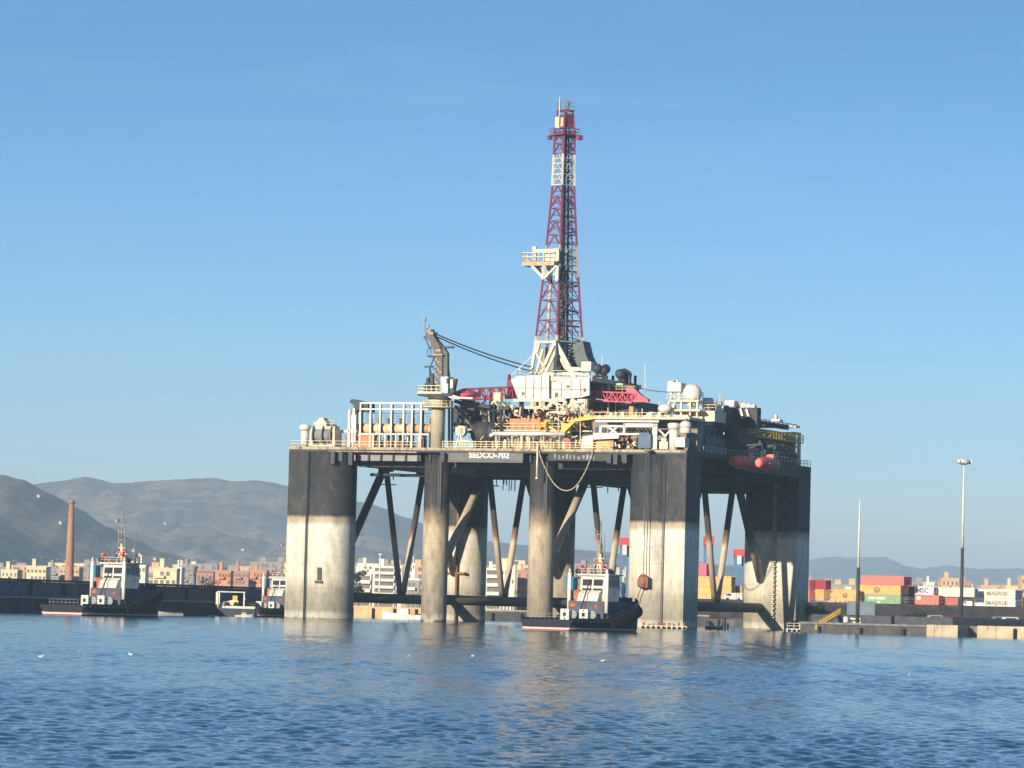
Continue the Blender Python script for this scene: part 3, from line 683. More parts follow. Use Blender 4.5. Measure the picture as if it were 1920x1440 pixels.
# pipe rack with white posts ---------------------------------------
m = MB(); bR = 1.5
for x in (676, 695, 713, 734, 757, 773, 790):
    a, zt = RP(x, 757, bR); m.bx(a - .16, a + .16, bR, bR + .35, ZD, zt)
a0, zt = RP(676, 757, bR); a1, _ = RP(806, 758, bR); _, zm = RP(740, 767, bR); _, zl = RP(740, 814, bR)
m.bx(a0 - .22, a1, bR + .05, bR + .45, zt, zt + .3); m.bx(a0, a1, bR + .05, bR + .4, zm - .15, zm + .1); m.bx(a0, a1, bR - .05, bR + .4, zl - .15, zl + .15)
for x in (661, 700, 722, 742, 755, 772, 786): 
    a, _ = RP(x, 815, bR - 1.5); m.bx(a - .12, a + .12, bR - 1.5, bR - 1.2, ZD, zl)
prk = rig.part(m, "pipe_rack", white)
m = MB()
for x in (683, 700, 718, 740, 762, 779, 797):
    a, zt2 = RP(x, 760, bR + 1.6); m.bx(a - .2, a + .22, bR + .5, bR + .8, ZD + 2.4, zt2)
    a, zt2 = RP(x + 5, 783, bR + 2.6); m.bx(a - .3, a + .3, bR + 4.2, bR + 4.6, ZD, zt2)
rig.parts(m, "rack_post_shadow", dark, prk)  # dark posts standing in for the shadows of the white posts
m = MB()
for k in range(5):
    _, z = RP(740, 775 + k * 5, bR + 2); m.tube((a0, bR + 2.3, z), (a1, bR + 2.3, z), .06, n=4)
rig.part(m, "rack_rail", grey, prk)
m = MB(); m.pb(652, 768, 656, 838, 1.0, .5); m.pb(658, 778, 667, 830, 1.2, .8); m.pb(637, 806, 668, 811, 1.0, 2); m.pb(661, 765, 665, 800, 3.5, .5); rig.parts(m, "vent_post", white)
m = MB(); q = [RP(*p, 5) for p in ((655, 754), (659, 748), (690, 755), (691, 772), (660, 771), (664, 760))]
m.prism(q, 5.0, 8.0); q2 = RP(669, 771, 6); m.bx(q2[0] - .15, q2[0] + .15, 6, 6.4, ZD, q2[1])
rig.part(m, "dark_hood", darkb)

# things stowed in the rack ----------------------------------------
def px_single(name, label, cat, rects, b, db, mat, group=None, kind=None, extra=None):
    """one solid thing made of bevel free boxes seen at those pixel rectangles; base under its first box"""
    mb = MB()
    for rc in rects: mb.pb(*rc, b, db)
    if extra: extra(mb)
    xs = [v[0] for v in mb.v]; zs = [v[2] for v in mb.v]
    return single(mb, name, mat, label, cat, ((min(xs) + max(xs)) / 2, b, min(zs)), rig=True, group=group)
def deck_container(label, x0, y0, x1, y1, b, db, mat, group=None, ribs=True):
    """corrugated steel box with posts, doors and corner blocks"""
    a0, _ = RP(x0, (y0 + y1) / 2, b); a1, _ = RP(x1, (y0 + y1) / 2, b); _, zt = RP((x0 + x1) / 2, y0, b); _, zb = RP((x0 + x1) / 2, y1, b)
    return container(label, (a0, b, zb), a1 - a0, db, zt - zb, mat, rig=True, group=group)
def container(label, base, L, D, H, mat, rig=False, rz=0.0, group=None, marks=None):
    t = Thing("shipping_container", label, "container", base, rig=rig, rz=rz, group=group, local=True)
    m = MB(); n = max(6, int(L / .55)); e = .12
    m.bx(e, L - e, .06, D - .06, .12, H - .1)
    for k in range(n):                                # corrugation on the long sides
        x = e + (L - 2 * e) * (k + .25) / n; w_ = (L - 2 * e) / n * .5
        m.bx(x, x + w_, .02, .06, .15, H - .12); m.bx(x, x + w_, D - .06, D - .02, .15, H - .12)
    t.part(m, "body", mat)
    f = MB()
    for x0, x1 in ((0, e), (L - e, L)):
        for y0, y1 in ((0, e), (D - e, D)): f.bx(x0, x1, y0, y1, 0, H)
    f.bx(e, L - e, 0, e, 0, .12); f.bx(e, L - e, 0, e, H - .1, H); f.bx(e, L - e, D - e, D, 0, .12); f.bx(e, L - e, D - e, D, H - .1, H)
    t.part(f, "frame", mat)
    d = MB()
    d.bx(L - .06, L - .005, .15, D / 2 - .03, .14, H - .12); d.bx(L - .06, L - .005, D / 2 + .03, D - .15, .14, H - .12)
    for y in (D * .3, D * .42, D * .58, D * .7): d.tube((L + .03, y, .2), (L + .03, y, H - .2), .035, n=5)
    t.part(d, "door", mat)
    if marks: marks(t, L, D, H)
    return t
deck_container("orange red steel box standing low behind the white posts", 648, 815, 702, 838, 1.6, 2.5, orange)
def tank(label, x0, x1, yt, yb, b, mat, mat2=None, group=None, name="storage_tank"):
    a0, zc_ = RP(x0, (yt + yb) / 2, b); a1, _ = RP(x1, (yt + yb) / 2, b); _, zt = RP((x0 + x1) / 2, yt, b); _, zb = RP((x0 + x1) / 2, yb, b)
    r = (zt - zb) / 2
    t = Thing(name, label, "tank", ((a0 + a1) / 2, b + r, ZD), rig=True, group=group)
    m = MB(); zc_ = (zt + zb) / 2
    m.tube((a0 + r * .4, b + r, zc_), (a1 - r * .4, b + r, zc_), r, n=20)
    m.tube((a0, b + r, zc_), (a0 + r * .4, b + r, zc_), r * .55, r, n=20); m.tube((a1, b + r, zc_), (a1 - r * .4, b + r, zc_), r * .55, r, n=20)
    t.part(m, "shell", mat)
    m = MB(); n = max(2, int((a1 - a0) / 3))
    for k in range(n):
        a = a0 + (a1 - a0) * (k + .5) / n; m.bx(a - .2, a + .2, b + .2, b + 2 * r - .2, ZD, zc_ - r * .6); m.tube((a - .08, b + r, zc_), (a + .08, b + r, zc_), r + .05, n=20)
    t.parts(m, "saddle", mat2 or mat); return t
tank("long cream tank streaked orange lying behind the white posts", 664, 806, 794, 813, 2.3, M("streaked_cream_paint", (.68, .5, .3), .6, var=.3, rust=.5, rustc=(.5, .2, .06)), white)
rn = random.Random(11)
m = MB()
for k in range(15):
    a, _ = RP(706 + k * 6.6, 820, 2.0); z1 = ZD + rn.uniform(.9, 2.2)
    if k % 3 == 0: m.lathe((a, 2.3, ZD), [(.35, 0), (.35, 1.3), (.15, 1.6)], 10)
    elif k % 3 == 1: m.bx(a - .25, a + .3, 2.0, 2.9, ZD, z1)
    else: m.tube((a, 2.2, ZD), (a, 2.2, z1), .14, n=6)
rig.part(m, "rack_manifold", rustm, prk)

# windlass and bollards on the corner ------------------------------
def bollard_post(label, x, y0, y1, b, r=.55):
    a, zt = RP(x, y0, b); t = Thing("vent_pipe", label, "vent", (a, b, ZD), rig=True)
    m = MB(); m.lathe((a, b, ZD), [(r, 0), (r, zt - ZD - 1.1)], 14); t.part(m, "pipe", white)
    m = MB(); m.lathe((a, b, ZD), [(r * 1.35, zt - ZD - 1.1), (r * 1.45, zt - ZD - .2), (r * .9, zt - ZD)], 14); t.part(m, "cowl", white)
bollard_post("thick white vent pipe beside the cream anchor winch on the deck corner", 572, 796, 838, -.5, .75)
def windlass(label, x0, x1, yt, b, mats, grp="anchor winches on the deck corners"):
    a0, zt = RP(x0, yt, b); a1, _ = RP(x1, yt, b); L = a1 - a0; H = zt - ZD
    t = Thing("anchor_winch", label, "winch", ((a0 + a1) / 2, b, ZD), rig=True, group=grp)
    m = MB(); m.bx(a0, a1, b, b + 4, ZD, ZD + .5); m.bx(a0 + .1, a0 + .6, b + .3, b + 3.4, ZD + .5, ZD + H * .62); m.bx(a1 - .6, a1 - .1, b + .3, b + 3.4, ZD + .5, ZD + H * .62); t.part(m, "frame", mats[0])
    m = MB(); rr = H * .33; m.tube((a0 + .7, b + 1.6, ZD + H * .42), (a1 - .7, b + 1.6, ZD + H * .42), rr * .8, n=18)
    for a in (a0 + .7, (a0 + a1) / 2, a1 - .9): m.tube((a, b + 1.6, ZD + H * .42), (a + .2, b + 1.6, ZD + H * .42), rr * 1.15, n=20)
    t.part(m, "drum", mats[1])
    m = MB(); m.bx(a0 + L * .12, a0 + L * .6, b + .6, b + 3, ZD + H * .62, ZD + H * .86); m.prism([(a0 + L * .2, ZD + H * .86), (a0 + L * .32, ZD + H), (a0 + L * .46, ZD + H), (a0 + L * .56, ZD + H * .86)], b + .8, b + 2.8); t.part(m, "control_cabin", mats[0])
    m = MB(); m.bx(a0 + L * .62, a1 - .2, b + .5, b + 2.6, ZD + H * .62, ZD + H * .72); m.rail([(a0 + L * .62, b + .5, ZD + H * .72), (a1 - .2, b + .5, ZD + H * .72)], 1, .8, .05); t.part(m, "platform", mats[2])
windlass("cream anchor winch with a grey drum on the deck corner", 580, 628, 783, -2.2, (cream, grey, beige))

# the crane over the second column ---------------------------------
ca = RP(820, 838, .2)[0]
cr = Thing("pedestal_crane", "pedestal crane with a raked mast and pink lattice boom laid across the deck", "crane", (ca, .2, ZD), rig=True)
def cz(py, px=822, b=.2): return RP(px, py, b)[1]
m = MB(); m.lathe((ca, .2, 0), [(1.32, ZD), (1.32, cz(764)), (1.7, cz(757)), (1.85, cz(750))], 24); cr.part(m, "pedestal", beige)
m = MB(); q0, _ = RP(790, 764, .2); q1, _ = RP(849, 762, .2); m.lathe((ca, .2, 0), [(2.9, cz(765)), (2.9, cz(763))], 20)
for k in range(20):
    t0 = 2 * math.pi * k / 20; t1 = 2 * math.pi * (k + 1) / 20
    for zz in (.6, 1.1): m.tube((ca + 2.8 * math.cos(t0), .2 + 2.8 * math.sin(t0), cz(763) + zz), (ca + 2.8 * math.cos(t1), .2 + 2.8 * math.sin(t1), cz(763) + zz), .05, n=4)
    m.tube((ca + 2.8 * math.cos(t0), .2 + 2.8 * math.sin(t0), cz(763)), (ca + 2.8 * math.cos(t0), .2 + 2.8 * math.sin(t0), cz(763) + 1.1), .05, n=4)
cr.part(m, "ring_walkway", pale_yel)
m = MB(); m.lathe((ca, .2, 0), [(1.9, cz(750)), (2.1, cz(743))], 20); m.pb(783, 737, 846, 742, -1.6, 3.6); m.lathe((ca + .5, .2, 0), [(1.2, cz(757)), (2.4, cz(742))], 14)
cr.part(m, "slewing_platform", dark)
m = MB(); p0, pz = RP(782, 736, -1.6); p1, _ = RP(826, 736, -1.6); m.pb(782, 734, 828, 738, -1.75, .15); m.rail([(p0, -1.6, pz), (p1, -1.6, pz)], 1.3, .9, .08); m.rail([(p0, -1.6, pz), (p0, 1.9, pz)], 1.3, .9, .08); cr.part(m, "platform_rail", cream)
m = MB(); m.pb(826, 706, 840, 737, -1.5, 2.4); cab = cr.part(m, "operator_cabin", bluegrey)
m = MB(); m.pb(837, 709, 840.5, 719, -1.53, .5); cr.part(m, "cabin_window", glass, cab)
m = MB(); m.pb(796, 718, 812, 735, -.5, 2); m.pb(799, 708, 803, 720, 0, .6); m.pb(808, 700, 812, 720, 0, .6); cr.part(m, "winch_machinery", dark)
m = MB(); m.pb(844, 711, 849, 728, -1.4, .6); cr.part(m, "floodlight", white)
m = MB(); q = [RP(*p, -.9) for p in ((849, 710), (855, 710), (850, 737), (842, 737))]; m.prism(q, -.9, .1); cr.part(m, "counter_bracket", darkb)
# mast: leaning box column with lattice face
q = [RP(*p, -.2) for p in ((816, 735), (829, 735), (829, 665), (824, 648), (812, 628), (800, 616), (797, 632), (806, 640), (814, 660), (816, 680))]
m = MB(); m.prism(q, -.2, 1.6); mast = cr.part(m, "mast", M("mast_paint", (.10, .10, .105), .65, var=.45, rust=.5, rustc=(.16, .075, .04)))
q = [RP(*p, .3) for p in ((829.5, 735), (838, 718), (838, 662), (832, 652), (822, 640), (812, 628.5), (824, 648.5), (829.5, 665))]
m = MB(); m.prism(q, .3, 1.4); cr.part(m, "mast_shaded_side", darkb, mast)  # blue-black slab gives the mast's shaded side as a colour
m = MB(); rn = random.Random(2)
for k in range(13):
    y_ = 672 + k * 4.8; x_ = 816.5 + (k % 3) * 3.6; m.pb(x_, y_, x_ + 3.2, y_ + rn.uniform(2.2, 4.4), -.28, .1)
m.pb(803, 622, 812, 627, -.5, 2.2); m.pb(817, 655, 826, 659, -.35, .3); m.pb(812, 664, 830, 666.5, -.6, 2.4)
cr.part(m, "mast_panel", M("worn_cream_panel", (.42, .33, .24), .7, var=.5, scale=1.5, rust=.4), mast)
m = MB()
for p0, p1 in (((838, 660), (846, 735)), ((846, 735), (838, 690)), ((838, 690), (843, 712)), ((815, 735), (806, 690)), ((806, 690), (815, 668)), ((806, 690), (806, 735)), ((800, 616), (838, 664)), ((838, 664), (834, 650)), ((797, 632), (806, 655)), ((806, 655), (814, 640))): bar_px(m, p0, p1, 1.7, .2)
for y_ in (676, 692, 708, 722): bar_px(m, (812, y_), (842, y_ + 1), 1.7, .18)
cr.part(m, "mast_framework", darkb, mast)
m = MB()
m.pb(801, 666, 816, 669.5, .2, 1.2); m.pb(794, 686, 810, 688.5, .2, 1.0); m.pb(829, 649, 848, 652.5, .2, 1.0); m.pb(794, 630, 802, 634, 0, 1)
a_, z_ = RP(801, 666, .2); m.rail([(a_, .2, z_), (RP(815, 666, .2)[0], .2, z_)], 1.2, .7, .05)
cr.part(m, "mast_step", darkb, mast)
m = MB()
for k in range(22):
    x_, y_ = 833, 656 + k * 3.4; a_, z_ = RP(x_, y_, .1); m.bar((a_ - .35, .1, z_), (a_ + .5, .1, z_ - .25), .09)
bar_px(m, (829, 655), (829, 735), .1, .12); bar_px(m, (838, 660), (838, 730), .1, .12)
cr.part(m, "mast_ladder", grey, mast)
m = MB(); bar_px(m, (799, 632), (795, 600), .5, .16); m.pb(792, 596, 797, 603, .3, .5); bar_px(m, (805, 616), (805, 608), .5, .15); m.pb(800, 617, 808, 624, -.4, 1.8)
cr.part(m, "mast_lamp", grey, mast)
# boom (lies back into the derrick base)
def lattice(mb, P0, P1, hd, hw, n, r=.16, taper0=.35, taper1=1.0, up=(0, 0, 1), rd=.09):
    P0 = Vector(P0); P1 = Vector(P1); d = (P1 - P0).normalized(); u = Vector(up); s_ = d.cross(u).normalized(); u = s_.cross(d)
    def ring(t):
        k = 1.0
        if t < .18: k = taper0 + (1 - taper0) * t / .18
        if t > .82: k = 1 + (taper1 - 1) * (t - .82) / .18
        c = P0.lerp(P1, t); return [c + u * (hd * k * a) + s_ * (hw * k * b_) for a, b_ in ((1, 1), (1, -1), (-1, -1), (-1, 1))]
    pr = ring(0)
    for i in range(1, n + 1):
        cu = ring(i / n)
        for k in range(4):
            j = (k + 1) % 4; mb.bar(pr[k], cu[k], r); mb.bar(cu[k], cu[j], rd)
            if i % 2: mb.bar(pr[k], cu[j], rd)
            else: mb.bar(pr[j], cu[k], rd)
        pr = cu
h0, hz0 = RP(850, 741, 0.8); h1, hz1 = RP(1000, 734, 20)
m = MB(); lattice(m, (h0, .8, hz0), (h1, 20, hz1), 1.05, 1.0, 16, .26, .3, 1, rd=.15); boom = cr.part(m, "boom", boomred)
m = MB(); v0 = Vector((h0, .8, hz0)); v1 = Vector((h1, 20, hz1)); 
for s_ in (-.75, .75): m.tube(v0.lerp(v1, .03) + Vector((s_, 0, 0)), v0.lerp(v1, .28) + Vector((s_, 0, 0)), .5, n=8)
cr.part(m, "boom_heel", boomred, boom)
t0 = RP(804, 620, .3); t1 = RP(996, 688, 26); t0b = RP(806, 625, .9); t1b = RP(996, 696, 26)
m = MB()
def sagline(mb, p, q, sag, r, n=14):
    p = Vector(p); q = Vector(q); pts = [p.lerp(q, i / n) - Vector((0, 0, sag * 4 * (i / n) * (1 - i / n))) for i in range(n + 1)]
    mb.path(pts, r, 5)
sagline(m, (t0[0], .3, t0[1]), (t1[0], 26, t1[1]), .5, .13); sagline(m, (t0b[0], .9, t0b[1]), (t1b[0], 26, t1b[1]), .5, .13)
cr.part(m, "luffing_cable", cable)
m = MB(); q = [RP(*p, -1.2) for p in ((838, 743), (848, 740), (860, 744), (886, 745), (886, 748), (846, 747))]; m.prism(q, -1.2, .2); cr.part(m, "boom_walkway", white)

# second boom, resting on the engine house
sb = Thing("crane_boom", "pink lattice boom resting on the dark engine house beside the derrick base", "crane boom", (RP(1130, 745, 17)[0], 17, RP(1130, 755, 17)[1]), rig=True)
m = MB(); b0 = RP(1100, 743, 17); b1 = RP(1196, 746, 20); lattice(m, (b0[0], 17, b0[1]), (b1[0], 20, b1[1]), .85, .9, 10, .26, 1, .6, rd=.16); sb.part(m, "lattice", boomred)
m = MB(); q = [RP(*p, 19.4) for p in ((1172, 727), (1186, 726), (1203, 742), (1214, 748), (1214, 753), (1192, 752), (1176, 740))]; m.prism(q, 19.4, 20.8); bar_px(m, (1186, 752), (1216, 752), 19.2, .4); sb.part(m, "boom_head", boomred)
m = MB(); m.pb(1101, 736, 1105, 782, 16.6, .5); m.pb(1103, 742, 1108, 760, 16.6, .8); sb.part(m, "boom_rest", boomred)
m = MB(); m.pb(950, 712, 961, 745, 16, 2.2); bar_px(m, (955, 712), (955, 702), 17, .5); single(m, "winch_box", M("dark_red_paint", (.16, .03, .05), .6, var=.3, rust=.2), "dark red machine box between the pink boom and the white wind wall", "winch box", (RP(955, 745, 17)[0], 17, RP(955, 745, 17)[1]), rig=True)
m = MB(); bar_px(m, (957, 705), (1004, 662), 22, .12); bar_px(m, (975, 690), (975, 708), 22, .2); rig.part(m, "stay_wire", white, dfl)

# engine house with mufflers ---------------------------------------
m = MB(); m.pb(1108, 752, 1196, 786, 22, 18); eh = rig.part(m, "engine_house", darkb)
m = MB()
for x in (1112, 1127, 1141, 1153): m.pb(x, 722 if x < 1145 else 735, x + 1.6, 786, 21.6, .25)
bar_px(m, (1106, 709), (1128, 709), 21.6, .2); bar_px(m, (1140, 712), (1140, 786), 21.4, .15); m.pb(1150, 719, 1168, 722, 24, 3)
rig.part(m, "house_frame", cream, eh)
def muffler(x, y, b, s=1.0):
    a, z = RP(x, y, b); m = MB(); m.ball((a, b, z), 1.0 * s, 1.0 * s, .95 * s, 14, 8); rig.part(m, "exhaust_muffler", darkb, eh)
    m2 = MB(); _, zb = RP(x, 755, b); m2.tube((a, b, zb), (a, b, z), .35, n=8); rig.part(m2, "exhaust_stack", darkb, eh)
for x, y, b in ((1120, 691, 26), (1131, 695, 27), (1135, 692, 30), (1163, 701, 26), (1175, 703, 28), (1170, 700, 31)): muffler(x, y, b)
m = MB(); bar_px(m, (1129, 668), (1129, 690), 28, .14); rig.part(m, "aerial", white, eh)
m = MB(); m.pb(1112, 716, 1150, 719, 24, 1.2); m.pb(1152, 724, 1188, 727, 24, 1.2)
for x in (1112, 1122, 1134, 1146, 1158, 1168, 1178, 1188): m.pb(x, 704, x + 2.5, 756, 25 + (x % 7), .8)
for x0, y0, x1, y1 in ((1114, 712, 1124, 726), (1126, 716, 1140, 735), (1142, 728, 1152, 752), (1160, 716, 1172, 734), (1174, 722, 1184, 752)): m.pb(x0, y0, x1, y1, 27, 4)
tag(rig.part(m, "engine_piping", dark, eh), kind='stuff')
m = MB(); bar_px(m, (1209, 682), (1210, 738), 25, .16); rig.part(m, "whip_aerial", white)
m = MB(); p = RP(1182, 722, 26); q = RP(1252, 735, 14); sagline(m, (p[0], 26, p[1]), (q[0], 14, q[1]), .3, .08); rig.part(m, "aerial_wire", cable)

# middle deck: frame, boxes, piping --------------------------------
m = MB(); rn = random.Random(5)
m.pb(850, 762, 962, 800, 14, 10)
for k in range(26):
    x = rn.uniform(842, 960); y = rn.uniform(752, 790); L_ = rn.uniform(8, 30); b = rn.uniform(4, 13)
    if rn.random() < .6: bar_px(m, (x, y), (min(962, x + L_), y + rn.uniform(-3, 6)), b, rn.uniform(.25, .7))
    else: bar_px(m, (x, y), (x + rn.uniform(-2, 2), 836), b, rn.uniform(.2, .5))
rig.part(m, "pump_house", dark)
m = MB()
for k in range(14):
    x = 858 + k * 7.3; bar_px(m, (x, 752 + (k * 37) % 9), (x + 12, 763 + (k * 23) % 12), 8 + k % 5, .55)
bar_px(m, (853, 752), (906, 768), 6, .7); bar_px(m, (900, 760), (952, 784), 9, .8); bar_px(m, (868, 790), (868, 752), 6, .45); bar_px(m, (842, 752), (842, 838), 4, .35); bar_px(m, (848, 752), (848, 838), 5, .35); bar_px(m, (862, 770), (880, 795), 5, .3)
tag(rig.part(m, "dull_pipework", tealwall), kind='stuff')
m = MB(); m.pb(919, 736, 938, 752, 9, 1.8); m.pb(917, 752, 939, 757, 8.8, 2.2); m.pb(932, 757, 938, 816, 9.4, .8); m.pb(918, 790, 938, 804, 9.2, 1.6); m.pb(911, 760, 914, 800, 9.4, .4)
rig.part(m, "tall_switch_cabinet", cream)
tank("dark steel tank on the deck beside the crane pedestal", 878, 922, 789, 834, 4.5, dark, darkb)
def drum_reel(label, x, y, b, r, mat, mat2):
    a, z = RP(x, y, b); t = Thing("cable_reel", label, "reel", (a, b, ZD), rig=True)
    m = MB()
    for k in (0, 1.1): m.tube((a, b + k, z), (a, b + k + .12, z), r, n=18)
    m.tube((a, b, z), (a, b + 1.1, z), r * .7, n=14); t.part(m, "drum", mat)
    m = MB(); m.bar((a - r * .8, b - .1, ZD), (a, b - .1, z), .2); m.bar((a + r * .8, b - .1, ZD), (a, b - .1, z), .2); m.bar((a - r * .8, b + 1.3, ZD), (a, b + 1.3, z), .2); t.part(m, "stand", mat2)
drum_reel("round cream reel on legs between the crane pedestal and the dark tank", 863, 808, 1.5, 1.0, cream, white)
deck_container("plain orange box on the upper deck beside the yellow pump", 955, 785, 1012, 806, 6, 3.0, M("orange_box_paint", (.55, .2, .1), .6, var=.1, rust=.1))
t = Thing("mud_pump", "rounded yellow pump beside the orange box", "pump", (RP(1024, 806, 5.5)[0], 5.5, RP(1024, 806, 5.5)[1]), rig=True)
a, z = RP(1024, 796, 5.5); m = MB(); m.ball((a, 6.3, z), 1.0, 1.0, 1.05, 14, 8); m.tube((a - 1.3, 6.3, z), (a + 1.3, 6.3, z), .55, n=12); m.bx(a - .9, a + .9, 5.5, 7.1, z - 1.4, z - 1.0); t.part(m, "casing", yellow)
m = MB(); m.tube((a, 6.3, z + .8), (a, 6.3, z + 1.5), .3, n=8); m.tube((a + 1.1, 5.6, z + .2), (a + 1.1, 7, z + .2), .5, n=10); t.part(m, "motor", dark)
# the deck level below: white header pipe, shelf and machinery
m = MB(); a0, z0 = RP(925, 813, .4); a1, z1 = RP(1060, 814, .4); m.tube((a0, .4, z0), (a1, .4, z1), .36, n=12); m.tube((a0, .4, z0), (a0 - .6, .4, z0 - .5), .36, n=12)
for x in (930, 960, 990, 1020, 1050): bar_px(m, (x, 815), (x, 838), .6, .25)
rig.part(m, "header_pipe", white)
m = MB(); m.pb(850, 806, 1110, 809, 5.2, 12); a0, zsh = RP(925, 806, 5.2); rig.part(m, "mezzanine_deck", beige)
m = MB(); rn = random.Random(21)
for k in range(46):
    x = 925 + k * 3.9 + rn.uniform(-1, 1); y = rn.uniform(816, 832); b = rn.uniform(0, 3)
    if k % 4 == 0: bar_px(m, (x, y), (x + rn.uniform(-6, 6), 843), b, rn.uniform(.18, .34))
    elif k % 4 == 1: m.pb(x, y, x + rn.uniform(2, 5), 842, b, 1)
    elif k % 4 == 2: bar_px(m, (x, y), (x + rn.uniform(6, 18), y + rn.uniform(-3, 3)), b, rn.uniform(.15, .3))
    else: bar_px(m, (x, 842), (x, y - 4), b, .16)
tag(rig.part(m, "deck_piping", beige), kind='stuff')
m = MB()
for k in range(16):
    x = 930 + k * 11 + rn.uniform(-2, 2); m.pb(x, rn.uniform(818, 830), x + rn.uniform(4, 9), 842, 3.4, 1.5)
rig.parts(m, "deck_machinery", rustm)
m = MB(); m.pb(1040, 812, 1112, 842, 6.0, 8); m.pb(926, 818, 1040, 842, 6.2, 8); rig.part(m, "engine_casing", dark)
m = MB(); bar_px(m, (1054, 812), (1078, 788), 2, .6); bar_px(m, (1078, 788), (1118, 783), 2, .5); m.pb(1052, 794, 1068, 812, 2.4, 1.2); bar_px(m, (1066, 790), (1110, 780), 3, .4)
bar_px(m, (1030, 800), (1048, 812), 2, .4); bar_px(m, (1010, 782), (1016, 842), 2.4, .3)
for k in range(8): bar_px(m, (1056 + k * 7, 792 - k), (1060 + k * 7, 782), 2, .2)
rig.part(m, "yellow_gangway", yellow)
m = MB(); rn = random.Random(9)
for k in range(40):
    x = rn.uniform(955, 1110); y = rn.uniform(756, 800); b = rn.uniform(6.5, 11)
    if rn.random() < .5: bar_px(m, (x, y), (x + rn.uniform(-10, 14), y + rn.uniform(-8, 10)), b, rn.uniform(.15, .35))
    else: m.pb(x, y, x + rn.uniform(2, 7), y + rn.uniform(3, 8), b, 1)
tag(rig.part(m, "floor_piping", cream), kind='stuff')
m = MB()
for k in range(18):
    x = rn.uniform(955, 1110); y = rn.uniform(770, 800); m.pb(x, y, x + rn.uniform(3, 9), y + rn.uniform(4, 9), 8.5, 2)
rig.parts(m, "floor_machinery", rustm)
rn = random.Random(101)
for nm_, mt_, n_, box in (("cream_pipework", cream, 46, (850, 1112, 752, 842)), ("rusty_pipework", rustm, 40, (850, 1240, 770, 842)), ("orange_pipework", M("faded_orange", (.55, .25, .12), .7, var=.3, rust=.3), 16, (925, 1240, 775, 840)), ("grey_pipework", grey, 34, (845, 1200, 745, 840))):
    m = MB()
    for k in range(n_):
        x = rn.uniform(box[0], box[1]); y = rn.uniform(box[2], box[3] - 8); b = rn.uniform(-1.5, 9) if y > 812 else rn.uniform(5.5, 11)
        if k % 3 == 0: bar_px(m, (x, y), (x + rn.uniform(-2, 2), y + rn.uniform(8, 24)), b, rn.uniform(.12, .26))
        elif k % 3 == 1: bar_px(m, (x, y), (x + rn.uniform(8, 30), y + rn.uniform(-2, 3)), b, rn.uniform(.1, .24))
        else: bar_px(m, (x, y), (x + rn.uniform(-12, 12), y + rn.uniform(6, 14)), b, rn.uniform(.1, .22))
    if nm_ in ('cream_pipework', 'rusty_pipework'): rig.parts(m, 'pipe', mt_)
    else: tag(rig.part(m, nm_, mt_), kind='stuff')
m = MB()
for x0, x1, y, b in ((925, 1060, 805, 5.1), (1112, 1250, 785, -2.2), (850, 918, 760, 12), (1060, 1110, 780, 11), (1120, 1190, 735, 21.4), (1300, 1342, 770, 7.7)):
    a0, z0 = RP(x0, y, b); a1, z1 = RP(x1, y, b); m.rail([(a0, b, z0), (a1, b, z1)], 1.1, 1.3, .05)
rig.part(m, "deck_handrail", pale_yel)
m = MB()
for x, y0, y1, b in ((945, 742, 800, 10), (1000, 775, 842, 1), (1047, 776, 812, 4), (1088, 770, 842, 2), (1140, 764, 790, 4), (1204, 766, 788, 5), (1236, 752, 788, 6), (1318, 735, 770, 10), (1350, 738, 765, 20), (632, 800, 838, 0), (846, 770, 838, 3)):
    bar_px(m, (x, y0), (x, y1), b, .14)
rig.parts(m, "lamp_pole", cream)
# red cabinet and white hut at deck level
px_single("red_locker", "bright red locker at the deck edge under the yellow gangway", "locker", [(1059, 824, 1069, 842), (1060, 822, 1068, 824)], -1.4, 1.4, redm)
t = Thing("deck_hut", "long white hut with a cut away corner on the deck edge", "hut", (RP(1125, 845, -2)[0], -2, ZD), rig=True)
m = MB(); q = [RP(*p, -2) for p in ((1090, 846), (1092, 819), (1106, 816), (1160, 815), (1160, 822), (1112, 824), (1109, 846))]; m.prism(q, -2, 2.2); t.part(m, "shell", white)
m = MB(); m.pb(1109, 825, 1150, 846, -1, 2.6); t.part(m, "lower_wall", M("ochre_panel", (.5, .33, .14), .7, var=.3, rust=.3))

# deckhouse at the right -------------------------------------------
HB = 3.0
m = MB(); a0, zr = RP(1112, 786, HB); a1 = A1 - .6; _, zr2 = RP(1290, 788, -2.5)
zr = 38.1
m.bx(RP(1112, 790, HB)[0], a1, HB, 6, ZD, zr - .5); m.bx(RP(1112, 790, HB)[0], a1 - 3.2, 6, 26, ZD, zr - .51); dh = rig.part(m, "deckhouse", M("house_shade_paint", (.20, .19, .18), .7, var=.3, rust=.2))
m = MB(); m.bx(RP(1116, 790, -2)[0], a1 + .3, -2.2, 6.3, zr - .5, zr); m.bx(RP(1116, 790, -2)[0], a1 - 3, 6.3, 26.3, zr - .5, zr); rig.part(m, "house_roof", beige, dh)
m = MB()
def wht(x0, y0, x1, y1, b=-1.8, db=.4): m.pb(x0, y0, x1, y1, b, db)
wht(1124, 797, 1128, 818); wht(1124, 797, 1168, 801); wht(1168, 794, 1232, 801); wht(1223, 794, 1232, 842); wht(1168, 794, 1172, 815); wht(1112, 812, 1205, 815.5)
bar_px(m, (1140, 800), (1160, 815), -1.7, .35); bar_px(m, (1158, 800), (1142, 815), -1.6, .3)
bar_px(m, (1236, 806), (1248, 818), -1.7, .3); bar_px(m, (1258, 806), (1247, 818), -1.7, .3); wht(1115, 788, 1235, 791.5, -2.5, .3)
rig.part(m, "house_frame", white, dh)
m = MB(); rn = random.Random(14)
